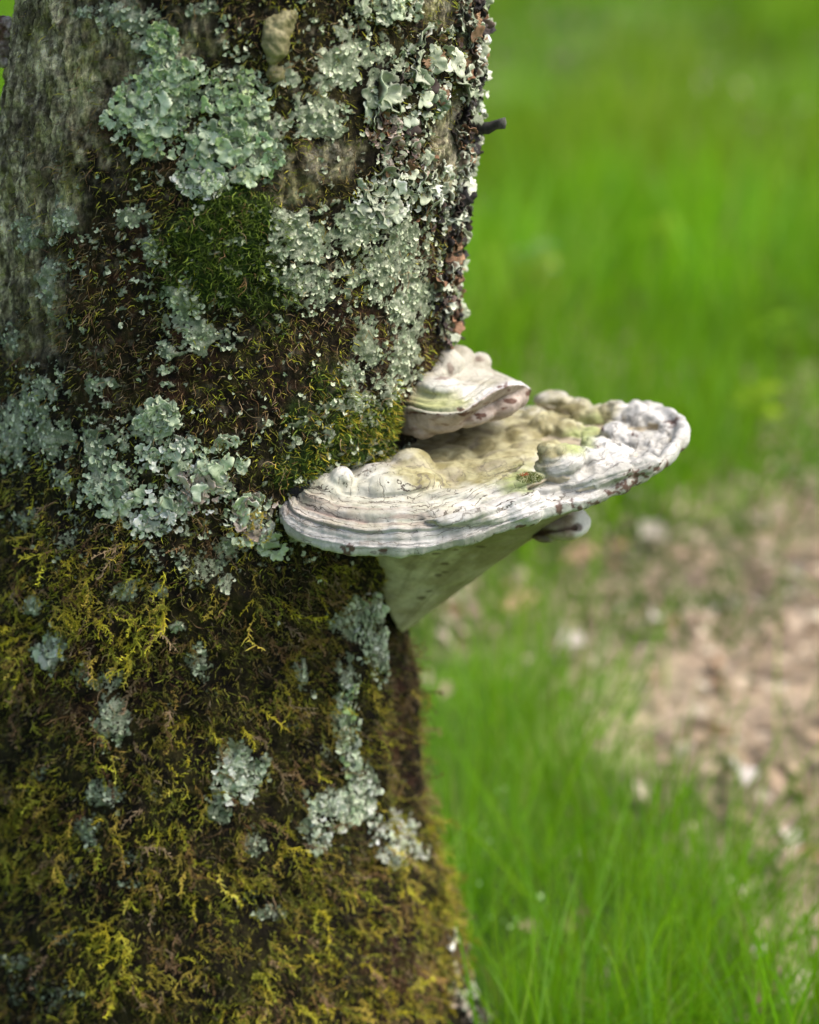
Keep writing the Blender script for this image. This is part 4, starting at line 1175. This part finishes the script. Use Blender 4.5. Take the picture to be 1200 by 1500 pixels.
# ------------------------------------------------------------------ moss
def frond_proto(seed, nb=13):
    """wiry irregular moss shoot: wandering stem, uneven side twigs, tiny leaflets"""
    r = random.Random(seed)
    V, F, sh = [], [], []
    def strip(pts, w0, w1, s):
        b = len(V); m = len(pts)
        for i, p in enumerate(pts):
            t = i / (m - 1); w = w0 + (w1 - w0) * t
            dd = pts[min(i + 1, m - 1)] - pts[max(i - 1, 0)]; dd /= np.linalg.norm(dd)
            side = np.cross(dd, [.2, .1, 1.]); side /= np.linalg.norm(side) + 1e-9
            V.append(p - side * w); V.append(p + side * w); sh.append(s * (.7 + .6 * t)); sh.append(s * (.7 + .6 * t))
        for i in range(m - 1): F.append((b + 2 * i, b + 2 * i + 1, b + 2 * i + 3, b + 2 * i + 2))
    bend = r.uniform(-.1, .5); p1, p2 = r.uniform(0, 6), r.uniform(0, 6); am = r.uniform(.08, .2)
    stem = lambda t: np.array([t * (1 - .2 * abs(bend) * t), am * math.sin(t * 4 + p1) - am * math.sin(p1), -bend * t * t + am * (math.sin(t * 5 + p2) - math.sin(p2))])
    strip([stem(t) for t in np.linspace(0, 1, 6)], .012, .006, .75)
    for k in range(nb):
        for sgn in (-1, 1):
            if r.random() < .22: continue
            t = min(1, .08 + .9 * (k + r.uniform(-.4, .4)) / nb)
            l = (.08 + .17 * r.random() ** 1.3) * (1.15 - .6 * t) * (1.6 if r.random() < .12 else 1)
            a = math.radians(r.uniform(30, 95))
            o_ = stem(t); d = np.array([math.cos(a), sgn * math.sin(a) * r.uniform(.4, 1), r.uniform(-.8, .8)])
            mid = o_ + d * l * .5; tip = mid + (d + np.array([r.uniform(-.1, .7), r.uniform(-.5, .5), r.uniform(-.6, .3)])) * l * .5
            strip([o_, mid, tip], .019, .003, r.uniform(.8, 1.15))
            for q in range(1):
                b = len(V); m_ = o_ + (tip - o_) * r.uniform(.3, .9); e = np.array([r.uniform(-.3, 1), r.uniform(-1, 1), r.uniform(-.7, .7)]) * .055
                s_ = np.cross(e, [r.random(), r.random(), 1.]) * .28
                V.extend([m_ - s_, m_ + s_, m_ + e + s_ * .2, m_ + e - s_ * .2]); sh.extend([.9, .9, 1.25, 1.25]); F.append((b, b + 1, b + 2, b + 3))
    return np.array(V), np.array(F), np.array(sh)[:, None] * np.ones(3)
FRONDS = [frond_proto(i) for i in range(12)]

def moss_dirs(Nn, out, down, rnd):
    n = len(Nn)
    e = norm(np.cross(np.array([0, 0, 1.]), Nn)); u = np.cross(Nn, e)
    return norm(Nn * RNG.uniform(out * .3, out, n)[:, None] - u * RNG.normal(down, .35, n)[:, None] + e * RNG.normal(0, rnd, n)[:, None]), e, u

YEL = np.array([(.54, .45, .03), (.43, .40, .03), (.31, .32, .03), (.60, .45, .07)])
OLI = np.array([(.20, .175, .02), (.27, .215, .03), (.13, .135, .018), (.24, .155, .035)])
BRN = np.array([(.16, .09, .035), (.23, .14, .065), (.30, .21, .12), (.09, .045, .022)])
GRN = np.array([(.065, .10, .012), (.12, .165, .018), (.035, .055, .008)])

def mosscol(Z, n, yb=0.):
    h = RNG.uniform(0, 1, n)
    cn = fbm(np.stack([Z['px'] / 38, Z['py'] / 38, 0 * Z['px']], -1), 500, 3)
    yw = np.clip(Z['yellow'] * .85 + .24 + yb + cn * .85, 0, 1)
    rw = np.clip(Z['red'] * .55 + .22 - cn * .3, 0, .9)
    y = YEL[RNG.integers(0, 4, n)]; o_ = OLI[RNG.integers(0, 4, n)]; r_ = BRN[RNG.integers(0, 4, n)]; g_ = GRN[RNG.integers(0, 3, n)]
    c = np.where((h < yw * .75)[:, None], y, o_)
    h2 = RNG.uniform(0, 1, n)
    c = np.where((h2 < rw)[:, None], r_, c)
    h3 = RNG.uniform(0, 1, n)
    c = np.where((h3 < Z['green'] * .95)[:, None], g_, c)
    return c * RNG.uniform(.8, 1.45, n)[:, None]

def sub(Z, k): return {a: b[k] for a, b in Z.items()}

# feather moss
th, z = sample_trunk(15000, .1, .60)
P, Nn, Z = trunk_at(th, z, -.001)
free = 1 - sstep(.22, .45, Z['crust']) * .96
gap = sstep(-.32, .12, fbm(P * 42, 510, 3, .6))
k = RNG.uniform(0, 1, len(th)) < np.clip(Z['low'] * (.16 + .84 * gap) + Z['yellow'] * .45, 0, 1) * free * .60
# nothing grows right through the underside of the bracket
k &= ~((Z['px'] > 560) & (Z['py'] < 920) & (Z['py'] > 560))
P, Nn, Z = P[k], Nn[k], sub(Z, k); n = len(P)
D, e, u = moss_dirs(Nn, .95, .6, .7)
C0 = mosscol(Z, n) * (1 + .55 * fbm(P * 30, 515, 3))[:, None]
e_ = norm(np.cross(np.array([0, 0, 1.]), Nn)); D = norm(D + e_ * (1.1 * fbm(P * 18, 517, 2))[:, None])
L = np.minimum(RNG.uniform(.10, .175, n) ** 2 * (1 + .4 * (RNG.uniform(0, 1, n) > .88)) * (.8 + .25 * np.clip(Z['yellow'], 0, 1)), .028)
zone = np.where(Z['py'] < 985, 0, np.where(Z['px'] > 480, 2, 1))
for i, (nm, lab) in enumerate((('feather_moss', 'yellow feathery moss hanging in fronds left of and below the bracket'), ('feather_moss', 'olive and brown feathery moss over the lower left of the trunk'), ('feather_moss', 'golden brown shaggy moss on the lower right of the trunk'))):
    s = zone == i
    V, F, C = scatter(FRONDS, P[s], D[s], Nn[s] + RNG.normal(0, .45, (s.sum(), 3)), L[s], C0[s])
    o = add(nm, make_mesh(nm, V, F, np.clip(C, 0, .8), mat=M_moss)); tag(o, lab, 'moss', kind='stuff')

# short curly moss and dead threads all over
def threads(n, prob, L0, L1, W0, W1, segs, droop, curl, colf, out, down, rnd, name, label, zr_=(.1, .95), kind='stuff', lift=-.0005):
    th, z = sample_trunk(n, *zr_)
    P, Nn, Z = trunk_at(th, z, lift)
    k = RNG.uniform(0, 1, n) < prob(P, Z)
    P, Nn, Z = P[k], Nn[k], sub(Z, k); m = len(P)
    D, e, u = moss_dirs(Nn, out, down, rnd)
    c = colf(Z, m)
    V, F, C = ribbons(P, D, Nn + RNG.normal(0, .5, (m, 3)), RNG.uniform(L0, L1, m), RNG.uniform(W0, W1, m), segs, droop, curl, c * .8, c * 1.15)
    o = add(name, make_mesh(name, V, F, np.clip(C, 0, .8), mat=M_moss))
    tag(o, label, 'moss', kind=kind)

inzone = lambda Z: ~((Z['px'] > 565) & (Z['py'] < 910) & (Z['py'] > 600))
threads(170000, lambda P, Z: (1 - sstep(.3, .5, Z['crust']) * .92) * (1 - Z['bark'] * .93) * (1 - np.clip(Z['green'], 0, 1) * .6) * .62 * inzone(Z) * sstep(-.7, .1, fbm(P * 70, 520, 3)),
        .003, .009, .0004, .0010, 2, .3, .4, lambda Z, n: mosscol(Z, n, -.02) * np.array([.82, .95, 1.0]), 1.0, .2, .9, 'short_moss', 'short dark olive and brown moss between the lichens')
threads(22000, lambda P, Z: (1 - sstep(.4, .7, Z['crust']) * .6) * (1 - Z['bark'] * .9) * .6 * inzone(Z) * sstep(.0, .5, fbm(P * 35, 530, 3) + .5 * Z['red']),
        .008, .02, .0003, .0007, 7, .6, .5, lambda Z, n: BRN[RNG.integers(0, 4, n)] * RNG.uniform(1.0, 2.2, n)[:, None], .8, .4, 1.0, 'dead_moss', 'tangled brown dead moss threads on the bark')
def patch(lst):
    return lambda P, Z: np.clip(field(lst, Z['px'], Z['py'], Z['n1'] * .5 + Z['n2'] * .7, e=.9, w=.6) * 1.1, 0, 1) ** 1.5 * (1 - sstep(.4, .7, Z['crust']) * .75) * (.25 + .75 * sstep(-.5, .3, fbm(P * 75, 540, 4, .65)))
threads(100000, patch(GREEN[:3]), .005, .012, .0006, .0012, 6, .25, .5, lambda Z, n: GRN[RNG.integers(0, 3, n)] * RNG.uniform(.5, 2.3, n)[:, None], 1.2, .1, .8,
        'moss_cushion', 'dark green cushion of curly moss high in the middle of the trunk', (.65, .85), None)
threads(110000, patch(GREEN[3:]), .003, .009, .0006, .0013, 4, .25, .3, lambda Z, n: np.where(RNG.uniform(0, 1, (n, 1)) < .35, YEL[RNG.integers(0, 4, n)] * .9, GRN[RNG.integers(0, 3, n)] * 1.9) * RNG.uniform(.6, 1.25, n)[:, None], 1.1, .1, .9,
        'bright_moss', 'bright green moss just left of where the brackets join the trunk', (.5, .72), None)

# moss tuft with a red spot on the big bracket
p0 = tuft_p
n = 500
a = RNG.uniform(0, 6.283, n); r = np.sqrt(RNG.uniform(0, 1, n))
hvv = np.stack([r * np.cos(a) * .009, r * np.sin(a) * .011, np.sqrt(1 - r * r) * .002 - .001], -1)
D, S_ = rand_dirs(n, 1, .8)
red = (np.hypot(hvv[:, 0] + .004, hvv[:, 1] - .004) < .0035)
cc = np.where(red[:, None], np.array([.50, .14, .06]), np.where(RNG.uniform(0, 1, (n, 1)) < .5, (.10, .14, .03), (.24, .24, .08)))
V, F, C = ribbons(hvv, D, S_, RNG.uniform(.0012, .003, n), RNG.uniform(.0005, .001, n), 2, .2, .3, cc)
o = add('moss_tuft', make_mesh('moss_tuft', V, F, C, mat=M_moss), loc=tuple(p0))
tag(o, 'small green moss tuft with an orange red spot on the big bracket', 'moss')
